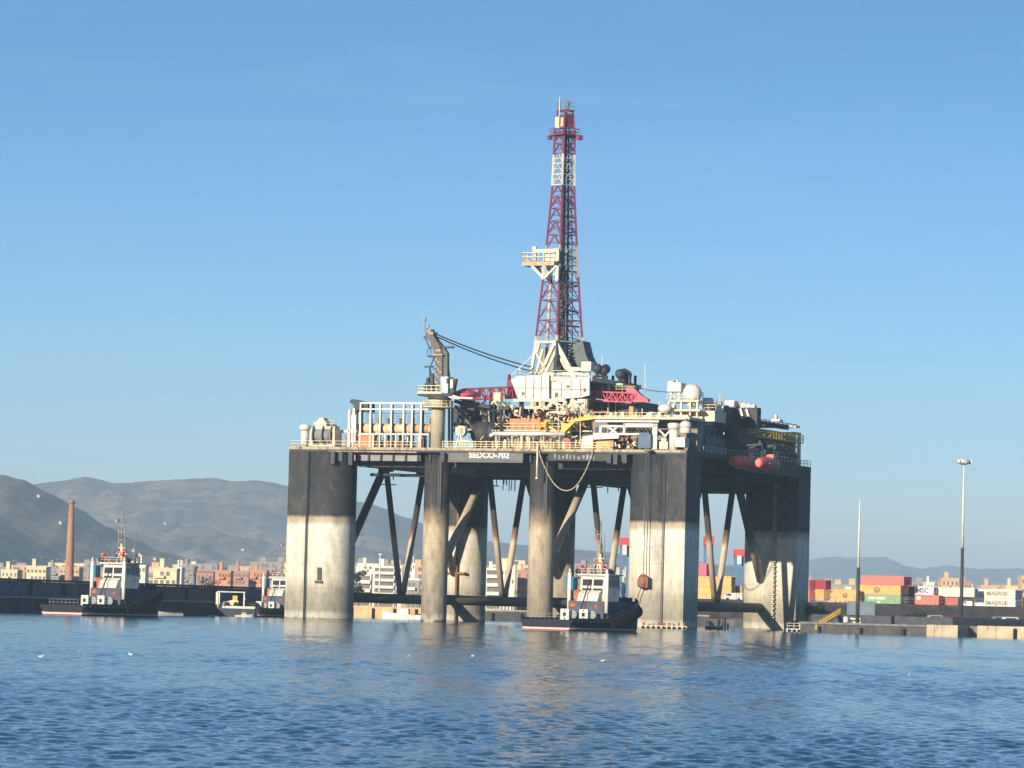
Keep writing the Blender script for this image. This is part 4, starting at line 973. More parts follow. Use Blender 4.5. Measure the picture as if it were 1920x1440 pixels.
for k in range(14):
    x = 1116 + k * 8; m.pb(x, rn.uniform(800, 806), x + rn.uniform(3, 6), 813, HB - .1, .3)
for x in (1130, 1176, 1186): m.pb(x, 803, x + 7, 812, HB - .1, .3)
rig.parts(m, "house_window", glass, dh)
m = MB()
for k in range(26):
    x = 1160 + rn.uniform(0, 62); y = rn.uniform(818, 836); m.pb(x, y, x + rn.uniform(1.5, 6), y + rn.uniform(3, 9), rn.uniform(-1.5, 1.5), .9)
rig.parts(m, "deck_machinery", rustm)
m = MB()
for k in range(22):
    x = 1112 + rn.uniform(0, 108); y = rn.uniform(816, 838)
    if k % 2: bar_px(m, (x, y), (x + rn.uniform(-5, 9), y + rn.uniform(3, 9)), rn.uniform(-2, 1), rn.uniform(.15, .35))
    else: m.pb(x, y, x + rn.uniform(3, 8), y + rn.uniform(3, 6), rn.uniform(-1, 1), .8)
tag(rig.part(m, "deck_piping", cream), kind='stuff')
px_single("blue_locker", "blue grey locker on the deck below the white frame", "locker", [(1196, 814, 1220, 840), (1199, 811, 1217, 814)], -2.6, 1.6, M("slate_blue_paint", (.07, .12, .19), .6, var=.3))
px_single("winch_housing", "small cream winch housing between the white frame and the tall white vent", "winch", [(1236, 828, 1252, 842), (1240, 822, 1249, 828)], -3.0, 1.6, cream)
def vtank(label, x, yt, yb, b, r, mat=white):
    a, zt = RP(x, yt, b); _, zb = RP(x, yb, b); t = Thing("upright_tank", label, "tank", (a, b, zb), rig=True, group="white tanks on the deck corner above the hook block")
    m = MB(); H = zt - zb; m.lathe((a, b, zb), [(r * .8, 0), (r, .2), (r, H - .35), (r * .6, H)], 16); t.part(m, "shell", mat)
    m = MB(); m.tube((a, b, zt - .1), (a, b, zt + .5), r * .25, n=8); m.lathe((a, b, zb), [(r + .06, H * .5), (r + .06, H * .5 + .12)], 16); t.part(m, "band", grey)
bollard_post("tall white vent pipe on the deck corner above the hook block", 1264, 793, 836, -3.0, .8)
vtank("plump white tank under the roof edge beside the tall white vent pipe", 1286, 790, 813, -2.6, 1.0)
px_single("corner_winch", "square white winch box on the deck corner below the plump tank", "winch", [(1258, 820, 1284, 838), (1262, 815, 1268, 820)], -3.6, 2.2, white)
# shaded side of the house and what stands on its roof
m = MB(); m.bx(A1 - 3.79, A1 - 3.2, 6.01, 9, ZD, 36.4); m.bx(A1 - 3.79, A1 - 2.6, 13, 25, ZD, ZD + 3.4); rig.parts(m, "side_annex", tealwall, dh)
m = MB()
for b in (8, 10.5, 13, 16, 19, 22): m.bx(A1 - 3.82, A1 - 3.75, b, b + 1.1, 35.9, 36.7)
rig.parts(m, "house_window", glass, dh)
# bridge tower and radome
t0a, _ = RP(1252, 740, 6); t1a, _ = RP(1310, 740, 6)
m = MB(); m.pb(1252, 768, 1312, 771, 5, 7); m.pb(1254, 750, 1310, 753.5, 5.5, 6)
for x in (1252, 1263, 1275, 1292, 1305): m.pb(x, 753, x + 3, 788, 5.6, .5)
bar_px(m, (1252, 784), (1266, 756), 5.3, .5); bar_px(m, (1244, 782), (1262, 762), 5.3, .4)
for x in (1256, 1271): m.pb(x, 734, x + 3.5, 752, 6, .5)
bar_px(m, (1258, 738), (1272, 750), 6, .3); m.rail([(t0a, 5.6, RP(1280, 750, 5.6)[1]), (t1a, 5.6, RP(1280, 750, 5.6)[1])], 1.0, .9, .06)
m.pb(1262, 772, 1290, 786, 7, 3); m.pb(1262, 778, 1290, 783, 4.6, 1.5)
tw = rig.part(m, "lookout_tower", cream)
m = MB(); m.pb(1251, 717, 1276, 734, 5.4, 2.6); m.pb(1253, 714, 1262, 717, 5.6, 1.8); m.pb(1268, 713, 1271, 717, 5.8, .4); rig.part(m, "lookout_cabin", white, tw)
a, z = RP(1298, 738, 7); m = MB(); m.ball((a, 7, z), 1.75, 1.75, 1.78, 24, 16); rd = rig.part(m, "radome", white)
m = MB(); m.lathe((a, 7, z - 2.4), [(.9, 0), (.9, 1.0)], 14); rig.part(m, "radome_base", cream, rd)
rn = random.Random(30)
m = MB()
for k in range(30):
    x = rn.uniform(1118, 1255); y = rn.uniform(772, 783); m.pb(x, y, x + rn.uniform(2, 9), 787, rn.uniform(0, 8), rn.uniform(.8, 2))
rig.parts(m, "roof_machinery", cream, dh)
m = MB(); m.ball((RP(1222, 778, 3)[0], 3, RP(1222, 781, 3)[1]), 1.2, 1, .9, 12, 8); m.ball((RP(1246, 770, 4)[0], 4, RP(1246, 766, 4)[1]), 1.3, 1, .8, 12, 8); rig.parts(m, "roof_dome", white, dh)
px_single("orange_pump", "small orange pump on the deckhouse roof", "pump", [(1181, 762, 1187, 776), (1179, 776, 1190, 784)], 3, 1.2, M("orange_pump_paint", (.6, .28, .08), .6, var=.2, rust=.2))
def mushroom(label, x, yt, yb, b, r):
    a, zt = RP(x, yt, b); _, zb = RP(x, yb, b); t = Thing("mushroom_vent", label, "vent", (a, b, zb), rig=True, group="white vents on the deckhouse roof")
    H = zt - zb; m = MB(); m.lathe((a, b, zb), [(r * .62, 0), (r * .62, H * .7)], 14); t.part(m, "stack", white)
    m = MB(); m.lathe((a, b, zb), [(r, H * .55), (r * 1.02, H * .9), (r * .8, H)], 14); t.part(m, "cap", white)
mushroom("big white mushroom vent between the round radome and the row of cowls", 1328, 746, 790, 12, 1.0)
m = MB(); m.pb(1298, 774, 1340, 790, 8, 6); m.pb(1300, 770, 1340, 774, 7.8, 6.5); rig.part(m, "roof_house", cream, dh)
# stepped dark vent block with a row of white cowls
SB = 26.0
m = MB(); m.bx(RP(1366, 760, SB)[0], RP(1420, 760, SB)[0], SB, SB + 2.2, zr - .5, RP(1390, 764, SB)[1]); m.pb(1322, 762, 1358, 800, 20, 6); m.pb(1358, 790, 1384, 830, 24, 10); vb = rig.part(m, "vent_block", dark)
for i, (x, w_) in enumerate(((1384, 8), (1396, 8), (1407, 8), (1418, 7))):
    m = MB(); a, zt = RP(x, 754 + i * 2, SB + 1 + i * .6); m.bx(a - .42, a + .42, SB + .6, SB + 1.7, zt - .9, zt); m.bx(a - .3, a + .3, SB + .8, SB + 1.5, zt - 4.0, zt - .9)
    rig.part(m, "vent_cowl", white, vb)
m = MB(); m.pb(1358, 751, 1377, 762, SB - 1, 2.2); m.pb(1360, 762, 1364, 792, SB - .6, .8); rig.part(m, "vent_cowl", white, vb)
m = MB()
for x, y in ((1390, 774), (1402, 776)): a, z = RP(x, y, SB - .4); m.bar((a - .25, SB - .4, z + .9), (a + .25, SB - .4, z - .6), .42)
bar_px(m, (1366, 770), (1376, 782), SB - .5, .5)
m.pb(1342, 762, 1356, 772, 19.5, 1.2); m.pb(1344, 757, 1352, 760, 19.8, 1)
rig.parts(m, "roof_fitting", white, vb)
m = MB(); m.pb(1336, 752, 1348, 764, 21, 2); m.rail([(RP(1330, 762, 20)[0], 20, RP(1345, 760, 20)[1]), (RP(1358, 762, 20)[0], 20, RP(1345, 760, 20)[1])], 1.2, .8, .06); rig.part(m, "roof_rail", grey, vb)
# helicopter deck seen edge on
HA0 = LX - 16; HZ = 39.4; HA1 = LX + 5; hb0, hb1 = 37, LY
m = MB(); q = [(HA0, hb0 + 4), (HA0 + 4, hb0), (HA1 - 4, hb0), (HA1, hb0 + 4), (HA1, hb1 - 4), (HA1 - 4, hb1), (HA0 + 4, hb1), (HA0, hb1 - 4)]
n = len(q); vs = [(x, y, HZ) for x, y in q] + [(x, y, HZ + .45) for x, y in q]
m.add(vs, [tuple(reversed(range(n))), tuple(range(n, 2 * n))] + [(i, (i + 1) % n, (i + 1) % n + n, i + n) for i in range(n)])
hd = rig.part(m, "helicopter_deck", dark)
m = MB()
for k in range(7):
    b = hb0 + 2 + k * 3.5; m.bar((LX - 6, b, 33), (HA1 - 1, b, HZ - 1.2), .45); m.bar((HA1 - 1, b, HZ - 1.2), (HA0 + 2, b, HZ - 1.2), .35)
for a in (LX - 8, LX - 2, HA1 - 1): m.bar((a, hb0 + 2, HZ - 1.3), (a, hb1 - 2, HZ - 1.3), .5); m.bar((a, hb0 + 2, HZ - .25), (a, hb1 - 2, HZ - .25), .4)
rig.part(m, "deck_truss", darkb, hd)
m = MB()
for k in range(9):
    b = hb0 + 3 + k * 2.5; m.bar((HA1, b, HZ + .1), (HA1 + 1.2, b, HZ + .5), .1)
m.bar((HA1 + 1.2, hb0 + 3, HZ + .5), (HA1 + 1.2, hb1 - 3, HZ + .5), .12); rig.part(m, "safety_net", dark, hd)
m = MB(); m.pb(1446, 786, 1462, 790, 44, 2); m.pb(1452, 777, 1456, 786, 44.4, .8); rig.part(m, "fire_monitor", white, hd)
m = MB()
for x, y in ((1401, 799), (1432, 798)): a, z = RP(x, y, 33.6); m.ball((a, 33.6, z), .32, .32, .32, 10, 6)
rig.parts(m, "deck_lamp", white, hd)
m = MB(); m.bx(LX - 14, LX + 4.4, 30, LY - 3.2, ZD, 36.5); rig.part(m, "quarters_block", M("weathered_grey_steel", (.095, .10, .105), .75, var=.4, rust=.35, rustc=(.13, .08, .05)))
rn = random.Random(55)
for nm_, mt_, n_ in (("side_locker", cream, 12), ("side_locker", rustm, 8), ("side_window", glass, 8), ("side_vent", white, 8)):
    m = MB()
    for k in range(n_):
        b = rn.uniform(31, 57); z = ZD + rn.choice((.1, 1.6, 2.8, 3.4)); m.bx(LX + 4.41, LX + 4.41 + rn.uniform(.25, .9), b, b + rn.uniform(.5, 1.6), z, z + rn.uniform(.5, 1.2))
    rig.parts(m, nm_, mt_)
m = MB()
for k in range(18):
    b = rn.uniform(30.5, 58); z = ZD + rn.uniform(.4, 4.2); m.tube((LX + 4.7, b, z), (LX + 4.7, min(59.5, b + rn.uniform(2, 9)), z + rn.uniform(-.1, .1)), rn.uniform(.07, .18), n=6)
tag(rig.part(m, "side_piping", beige), kind='stuff')
m = MB()
for k in range(14): a = rn.uniform(LX - 12, LX + 3); b = rn.uniform(30.5, 58); m.bx(a, a + rn.uniform(.6, 2), b, b + rn.uniform(.6, 2), 36.5, 36.5 + rn.uniform(.5, 1.8))
rig.parts(m, "roof_locker", cream)
# yellow walkway, white stair tower at the far corner
m = MB(); a0, _ = RP(1384, 828, 33); 
yz = 36.6
m.bx(LX + 4.5, LX + 6.9, 30, LY - 1, yz - .25, yz); m.rail([(LX + 6.9, 30, yz), (LX + 6.9, LY - 1, yz)], 1.3, 1.6, .11, (1, .66, .33)); rig.part(m, "side_walkway", yellow)
m = MB(); b = LY - 2
for x0, x1 in ((LX + 2.0, LX + 2.6), (LX + 5.0, LX + 5.6)):
    for bb in (b, b + 3): m.bx(x0, x1, bb, bb + .6, ZD, 38.6)
for k in range(6): m.bx(LX + 2.6, LX + 5.0, b + .05, b + .35, ZD + .8 + k * 1.3, ZD + 1.35 + k * 1.3); m.bx(LX + 5.05, LX + 5.5, b + .6, b + 3, ZD + 1 + k * 1.3, ZD + 1.4 + k * 1.3)
m.bx(LX + 2.1, LX + 5.3, b + .4, b + .5, ZD + .1, 38.3)
rig.part(m, "stair_tower", cream)
m = MB(); rn = random.Random(77)
for k in range(12):
    a = LX + rn.uniform(2, 7); m.bx(a, a + .5, LY - 5 + rn.random() * 3, LY - 3.4, ZD, ZD + rn.uniform(.8, 2.4))
rig.parts(m, "deck_machinery", rustm)
m = MB(); m.bx(LX + 7.11, LX + 7.4, 26, LY - 4.4, 29.6, 31.9); rig.part(m, "side_plate", dark)

# lifeboats, hose, hanging rod, hook block -------------------------
def lifeboat(label, a, b0, b1, z):
    L_ = b1 - b0; c = (b0 + b1) / 2
    t = Thing("lifeboat", label, "lifeboat", (a, c, z), rig=True, group="enclosed lifeboats on the platform side")
    m = MB(); n = 16; k = 12; vs = []
    for j in range(k + 1):
        tt = j / k; w_ = math.sin(math.pi * min(1, max(0, .04 + tt * .92))) ** .45
        for i in range(n):
            an = 2 * math.pi * i / n; vs.append((a + 1.35 * w_ * math.cos(an), b0 + L_ * tt, z + (1.3 if math.sin(an) > 0 else 1.35) * (.55 + .45 * w_) * math.sin(an) * w_ ** .3))
    fs = [(j * n + i, (j + 1) * n + i, (j + 1) * n + (i + 1) % n, j * n + (i + 1) % n) for j in range(k) for i in range(n)]
    m.add(vs, fs, True); m.f.append(list(range(n))); m.mi.append(0); m.sm.append(False); m.f.append([k * n + i for i in reversed(range(n))]); m.mi.append(0); m.sm.append(False)
    hull = t.part(m, "hull", boatred)
    m = MB(); m.bx(a - .7, a + .7, c + L_ * .1, c + L_ * .28, z + 1.0, z + 1.8); t.part(m, "conning_cabin", boatred)
    m = MB()
    for s_ in (-1, 1):
        for q_ in range(4): m.bx(a + s_ * 1.17 - .1, a + s_ * 1.17 + .1, b0 + L_ * (.25 + q_ * .14), b0 + L_ * (.25 + q_ * .14) + .5, z + .55, z + .85)
    t.parts(m, "porthole", glass)
    m = MB(); m.bx(a - 1.42, a + 1.42, b0 + L_ * .25, b0 + L_ * .75, z - .1, z + .08); t.part(m, "fender_strake", redm)
    m = MB()
    for bb in (b0 + L_ * .2, b0 + L_ * .8): m.tube((a, bb, z + 1.2), (a, bb, z + 3.4), .07, n=5)
    t.part(m, "falls", cable)
    m = MB()
    for bb in (b0 + L_ * .2, b0 + L_ * .8): m.bar((LX + 6.8, bb, z + 2.9), (a, bb, z + 3.5), .35); m.bar((LX + 6.8, bb, z + 1.6), (a - 1.2, bb, z + 3.1), .25)
    rig.parts(m, "davit", dark)
lifeboat("orange red lifeboat hanging in the shade against the platform side", LX + 8.7, 15.5, 28.5, 31.0)
lifeboat("orange red lifeboat with a sunlit bow hanging farther out on its davits", LX + 13.2, 17.5, 28.5, 30.8)
p0 = RP(1012, 852, B0 - .4); p1 = RP(1110, 852, B0 - .4); pm = RP(1067, 920, B0 - .4)
m = MB(); pts = []
for i in range(25):
    tt = i / 24; x = p0[0] + (p1[0] - p0[0]) * tt; s_ = (tt - .53) / .53 if tt < .53 else (tt - .53) / .47
    pts.append((x, B0 - .4, pm[1] + (p0[1] - pm[1]) * (abs(s_) ** 2.1)))
pts = [(p0[0] - .3, B0 + .6, ZD + .4), (p0[0] - .2, B0 - .3, ZD + .1)] + pts + [(p1[0] + .1, B0 - .3, ZD + .1), (p1[0] + .2, B0 + .6, ZD + .4)]
m.path(pts, .11, 6); single(m, "loading_hose", ropem, "pale hose looping down in a deep curve from the deck edge", "hose", (p0[0], B0 - .4, ZD), rig=True)
a, zt = RP(1008, 838, B0 - .7); _, zb = RP(1008, 895, B0 - .7); m = MB(); m.tube((a, B0 - .7, zt), (a, B0 - .7, zb), .17, n=8); m.tube((a, B0 - .7, zt), (a, B0 + .4, zt + .2), .1, n=6); m.tube((a, B0 - .7, zb), (a, B0 - .7, zb - .3), .26, n=8)
single(m, "hanging_pipe", cream, "straight cream pipe hanging down in front of a slim black column", "pipe", (a, B0 - .7, zt), rig=True)
ha, hz = RP(1205, 1092, -5.6); _, hzt = RP(1207, 846, -5.6)
t = Thing("hook_block", "heavy rusty hook block hanging on twin wires before a wide cream column", "hook block", (ha, -5.6, hz), rig=True)
m = MB(); m.lathe((ha, -5.6, hz - 1.1), [(.4, 0), (.95, .4), (1.0, 1.4), (.7, 2.2), (.3, 2.6)], 12); m.bx(ha - .3, ha + 1.1, -6.1, -5.0, hz - .9, hz + 1.0); t.part(m, "block", rustm)
m = MB(); m.tube((ha + .1, -5.6, hz + 1), (ha + .15, -5.6, hzt), .07, n=5); m.tube((ha + .65, -5.6, hz + 1), (ha + .6, -5.6, hzt), .07, n=5); m.bx(ha - .3, ha + 1.0, -5.9, -3.8, hzt, hzt + .25); t.part(m, "hoist_wire", cable)
m = MB(); m.path([(ha - .2, -5.6, hz - .9), (ha - .9, -5.6, hz - 2.6), (ha - 1.1, -5.6, hz - 3.6)], .1, 5); t.part(m, "tag_line", rustm)

# ================================================================== QUAYS, TOWN, BOATS
def ang(P, Q): return math.atan2(Q.y - P.y, Q.x - P.x)
def wall_thing(name, label, P, Q, z0, z1, thick, mat, cap=None, bays=0):
    """a wall from P to Q, its outer face on that line, thickness behind it; local x runs along it"""
    L_ = (Q - P).length; t = Thing(name, label, "quay wall", (P.x, P.y, 0), rz=ang(P, Q), local=True)
    m = MB(); n = max(4, int(L_ / 6)); rn = random.Random(int(L_))
    for k in range(n):
        x0 = L_ * k / n; x1 = L_ * (k + 1) / n - .06; e = rn.uniform(0, .08); m.bx(x0, x1, e, thick, z0, z1 - rn.uniform(0, .06))
    t.part(m, "face", mat)
    if cap: m = MB(); m.bx(0, L_, -.25, thick + .1, z1, z1 + .35); t.part(m, "coping", cap)
    if bays:
        for k in range(bays):
            x = L_ * (k + .5) / bays; m = MB(); m.tube((x, -.35, -.5), (x, -.35, z1 - .4), .28, n=8); t.part(m, "fender", blackr)
    return t
# left breakwater: low quay and high parapet, receding to the right, turned from the sun
P = W0(-90, 1147); Q = W0(575, 1157.5)
Q = P + (Q - P) * 1.05
nrm = Vector((-(Q - P).y, (Q - P).x, 0)).normalized()
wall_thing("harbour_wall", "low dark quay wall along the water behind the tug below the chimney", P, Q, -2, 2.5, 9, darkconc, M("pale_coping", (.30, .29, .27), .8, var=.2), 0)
P2 = P + nrm * 9.5; Q2 = Q + nrm * 9.5
L2 = (Q2 - P2).length; t = Thing("breakwater", "long dark breakwater wall below the brick chimney and the town", "breakwater", (P2.x, P2.y, 0), rz=ang(P2, Q2), local=True)
m = MB(); n = 28
for k in range(n):
    x0 = L2 * k / n; x1 = L2 * (k + 1) / n - .1; m.bx(x0, x1, random.uniform(0, .15), 6, -1, 5.5 + random.uniform(-.05, .05))
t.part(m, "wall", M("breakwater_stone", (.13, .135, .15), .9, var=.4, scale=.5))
m = MB(); m.bx(0, L2, -.3, 6.2, 5.6, 5.95); t.part(m, "parapet", darkconc)
m = MB()
for k in range(12): x = L2 * (k + .5) / 12; m.bx(x, x + .5, -.5, 0.0, 0, 5.4)
t.part(m, "buttress", darkconc)
# quay seen under the rig
P = W(640, 1160, 905); Q = W(842, 1160, 895); P.z = Q.z = 0
wall_thing("quay_wall", "sunlit ochre quay behind the white launch, seen under the platform", P, Q, -2, 2.6, 14, M("ochre_concrete", (.52, .36, .18), .85, var=.3, scale=.3, rust=.3), None, 5)
P = W(842, 1160, 930); Q = W(1330, 1160, 930); P.z = Q.z = 0
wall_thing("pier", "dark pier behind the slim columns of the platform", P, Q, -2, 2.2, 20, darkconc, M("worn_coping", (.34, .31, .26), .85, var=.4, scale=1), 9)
# container yard bank on the right
P = W(1240, 1150, 1000); Q = W(1990, 1150, 985); P.z = Q.z = 0; YZ = 6.5
L_ = (Q - P).length; yd = Thing("yard_embankment", "dark brown bank carrying the container yard", "embankment", (P.x, P.y, 0), rz=ang(P, Q), local=True)
m = MB(); nx = 90; vs = []; fs = []
for i in range(nx + 1):
    x = L_ * i / nx
    for j, (yy, zz) in enumerate(((-16, -1), (-13, 1.6), (-9, 2.6), (-5, 4.4), (-1, 5.9), (0, YZ), (160, YZ), (160, -1))):
        k = mnoise.noise(Vector((x * .12, yy * .3, 1))) ; vs.append((x, yy + k * 1.6 * (j < 5), zz + (mnoise.noise(Vector((x * .35, yy, 5))) * .7 if 0 < j < 5 else 0)))
for i in range(nx):
    for j in range(7): fs.append((i * 8 + j, (i + 1) * 8 + j, (i + 1) * 8 + j + 1, i * 8 + j + 1))
m.add(vs, fs); yd.part(m, "slope", M("bank_shaded_earth", (.06, .05, .045), .95, var=.5, scale=.5))  # earth made very dark to carry the shade on the bank
m = MB()
for k in range(40): x = L_ * (k + .5) / 40; m.tube((x, .6, YZ), (x, .6, YZ + 1.6), .06, n=4)
for z in (.6, 1.2, 1.6): m.tube((0, .6, YZ + z), (L_, .6, YZ + z), .04, n=4)
yd.part(m, "fence_rail", grey)
# near quay on the right: stepped part with shade put into its dark stone, and sunlit part
P = W(1500, 1186, 726); Q = W(1738, 1192, 700); P.z = Q.z = 0
wall_thing("harbour_wall", "low dark quay at the foot of the yellow stairs", P, Q, -2, 1.5, 12, darkconc, M("stained_coping", (.20, .195, .20), .85, var=.45, scale=.8), 3)
P3 = P + Vector((3, 13, 0)); Q3 = Q + Vector((6, 14, 0))
wall_thing("harbour_wall", "second dark quay step carrying the blue grey office container", P3, Q3, -1, 3.3, 20, M("shaded_blue_stone", (.07, .075, .09), .9, var=.4, scale=.6), None, 0)
P = W(1737, 1194, 694); Q = W(1796, 1196, 692); P.z = Q.z = 0
wall_thing("quay_wall", "short sunlit cream quay block next to the grey recess", P, Q, -2, 2.0, 20, concrete, None, 0)
Pb = W(1796, 1196, 699); Qb = W(1834, 1198, 699); Pb.z = Qb.z = 0
wall_thing("quay_wall", "grey recessed quay face between the two cream quay blocks", Pb, Qb, -2, 1.9, 14, M("shaded_recess_concrete", (.21, .19, .155), .9, var=.25, scale=.5), None, 0)  # the recess's shade is put into this grey
P = W(1832, 1198, 689); Q = W(1975, 1202, 684); P.z = Q.z = 0; Pq, Qq = P.copy(), Q.copy()
wall_thing("quay_wall", "long sunlit cream quay with bollards running out of view", P, Q, -2, 2.05, 24, concrete, None, 1)
P = W(1500, 1180, 745); Q = W(1990, 1190, 735); P.z = Q.z = 0
g = MB(); g.bx(P.x, Q.x, 742, 990, -1, 1.9); tag(g.build("quay_apron", M("quay_apron_concrete", (.12, .115, .11), .9, var=.3, scale=.1)), kind='structure')
bp_ = None
for k in range(6):
    if bp_ is None:
        m = MB(); m.lathe((0, 0, 0), [(.22, 0), (.18, .45), (.3, .5), (.3, .62), (.15, .7)], 12); bp_ = m.build("bollard", blackr); o = bp_
    else: o = bp_.copy(); col.objects.link(o)
    q_ = Pq.lerp(Qq, (k + .6) / 6.5); o.location = (q_.x, q_.y + 1.0, 2.05); tag(o, "black mooring bollard on the edge of the long sunlit cream quay", "bollard", "bollards along the long cream quay")
# objects along that quay
t_ = W(1590, 1158, 731); a_ = W(1640, 1158, 731)
container("blue grey office container on the quay below the yellow and green boxes", (t_.x, 731, 3.32), a_.x - t_.x, 2.6, 2.5, M("dull_blue_paint", (.16, .21, .25), .6, var=.2, rust=.2))
def wbox(name, label, cat, rects, d, db, mat, base_z=None, group=None):
    mb = MB()
    for x0, y0, x1, y1 in rects:
        A = W(x0, (y0 + y1) / 2, d); B = W(x1, (y0 + y1) / 2, d); zt = W((x0 + x1) / 2, y0, d).z; zb = W((x0 + x1) / 2, y1, d).z
        mb.bx(A.x, B.x, d, d + db, zb, zt)
    xs = [v[0] for v in mb.v]; zs = [v[2] for v in mb.v]
    return single(mb, name, mat, label, cat, ((min(xs) + max(xs)) / 2, d, min(zs)), group=group)
# kiosk with a flat roof, tank, yellow stairs
A = W(1612, 1188, 718); t = Thing("kiosk", "small cream kiosk under a flat white roof on the dark quay", "kiosk", (A.x, 718, 1.85))
m = MB(); B0_ = W(1598, 1170, 718); B1_ = W(1613, 1170, 718); zt = W(1605, 1165, 718).z; m.bx(B0_.x, B1_.x, 717, 719.5, 1.85, zt); t.part(m, "cabin", cream)
m = MB(); m.bx(W(1590, 1160, 718).x, W(1612, 1160, 718).x, 716.5, 720.5, zt + .3, zt + .6); m.bx(W(1591, 1160, 718).x, W(1591, 1160, 718).x + .15, 717, 717.2, 1.85, zt + .3); t.part(m, "roof", white)
m = MB(); m.bx((B0_.x + B1_.x) / 2 - .1, (B0_.x + B1_.x) / 2 + .5, 716.95, 717.0, 1.9, 2.9); t.part(m, "hatch", grey)
A = W(1586, 1172, 716); m = MB(); m.lathe((A.x, 716, 1.85), [(.3, 0), (.48, .2), (.48, .9), (.25, 1.15)], 14); single(m, "buoy", white, "rounded white buoy standing beside the cream kiosk", "buoy", (A.x, 716, 1.85))
A = W(1530, 1186, 722); B = W(1575, 1156, 735)
t = Thing("gangway", "yellow gangway stairs climbing the dark quay beside the rig", "gangway", (A.x, 722, .6)); pa = Vector((A.x, 722, .7)); pb_ = Vector((B.x, 735, 3.4))
m = MB()
for s_ in (-.5, .5): m.bar(pa + Vector((0, s_, 0)), pb_ + Vector((0, s_, 0)), .25)
t.part(m, "stringer", yellow)
m = MB()
for k in range(16):
    c = pa.lerp(pb_, (k + .5) / 16); m.bx(c.x - .18, c.x + .18, c.y - .5, c.y + .5, c.z - .03, c.z + .03)
t.part(m, "tread", pale_yel)
m = MB()
for s_ in (-.5, .5): m.rail([pa + Vector((0, s_, .1)), pb_ + Vector((0, s_, .1))], 1.0, .9, .05)
t.part(m, "handrail", yellow)

def parked_car(label, px, d, z, mat, van=False, name="parked_car"):
    A = W(px, 1165, d); t = Thing(name, label, "van" if van else "car", (A.x, d, z), rz=R(8), local=True); h = 1.0 if van else .75
    m = MB(); m.prism([(-2.1, .3), (-2.1, .8), (-1.3, .95), (-.9, 1.45 + h * .35), (1.5, 1.5 + h * .35), (2.1, 1.0 if not van else 1.5 + h * .35), (2.15, .3)], 0, 1.75); t.part(m, "body", mat)
    m = MB(); m.bx(-.75, 1.3, -.02, .01, 1.05, 1.4 + h * .25); t.part(m, "window", glass)
    for x in (-1.35, 1.35): m = MB(); m.tube((x, -.05, .33), (x, .2, .33), .33, n=12); t.part(m, "wheel", blackr)
parked_car("dark red car parked on the quay beside the foot of the tall light mast", 1786, 735, 1.9, M("car_maroon", (.16, .02, .03), .35, var=.05))
parked_car("teal van parked on the quay behind the long sunlit cream quay", 1874, 730, 1.9, M("van_teal", (.12, .24, .24), .4, var=.05), True, "parked_van")
parked_car("small white car parked behind the long sunlit cream quay", 1893, 728, 1.9, white)
parked_car("black car parked on the quay near the dark shrub", 1702, 752, 1.9, M("car_black", (.02, .022, .025), .35, var=.05))
parked_car("silver car parked on the quay between the shrub and the light mast", 1752, 740, 1.9, M("car_silver", (.35, .36, .37), .35, var=.05))
# light masts ------------------------------------------------------
def light_mast(label, px, pyt, pyd, pyb, d, head):
    b = W(px - 3, pyb, d); top = W(px + 3, pyt, d); b.z = 1.9 if d < 900 else 6.5; zd_ = W(px, pyd, d).z
    t = Thing("light_mast", label, "light mast", tuple(b)); H = top.z
    m = MB(); m.lathe((b.x, d, 0), [(.36, b.z), (.30, zd_)], 12); t.part(m, "lower_pole", dark)
    m = MB(); m.lathe((b.x, d, 0), [(.26, zd_), (.15 if head else .08, H)], 12); t.part(m, "upper_pole", white)
    if head:
        m = MB()
        for k in range(10):
            a0 = 2 * math.pi * k / 10; a1 = 2 * math.pi * (k + 1) / 10
            m.tube((b.x + 1.1 * math.cos(a0), d + 1.1 * math.sin(a0), H + .3), (b.x + 1.1 * math.cos(a1), d + 1.1 * math.sin(a1), H + .3), .1, n=5)
        for k in range(4): m.tube((b.x, d, H), (b.x + 1.1 * math.cos(k * 1.57), d + 1.1 * math.sin(k * 1.57), H + .3), .07, n=4)
        t.part(m, "head_ring", grey)
        for k in range(8):
            a0 = 2 * math.pi * (k + .5) / 8; c = Vector((b.x + 1.25 * math.cos(a0), d + 1.25 * math.sin(a0), H + .75))
            m = MB(); m.bx(c.x - .26, c.x + .26, c.y - .26, c.y + .26, c.z - .3, c.z + .28); m.tube((c.x, c.y, H + .3), (c.x, c.y, c.z), .06, n=4); t.part(m, "floodlight", white if k % 3 else grey)
    return t
light_mast("tall light mast with a ring of floodlights over the cream containers", 1805, 872, 1027, 1165, 770, True)
light_mast("thinner pointed mast beside the tall red yellow and green stack", 1611, 936, 1064, 1140, 714, False)

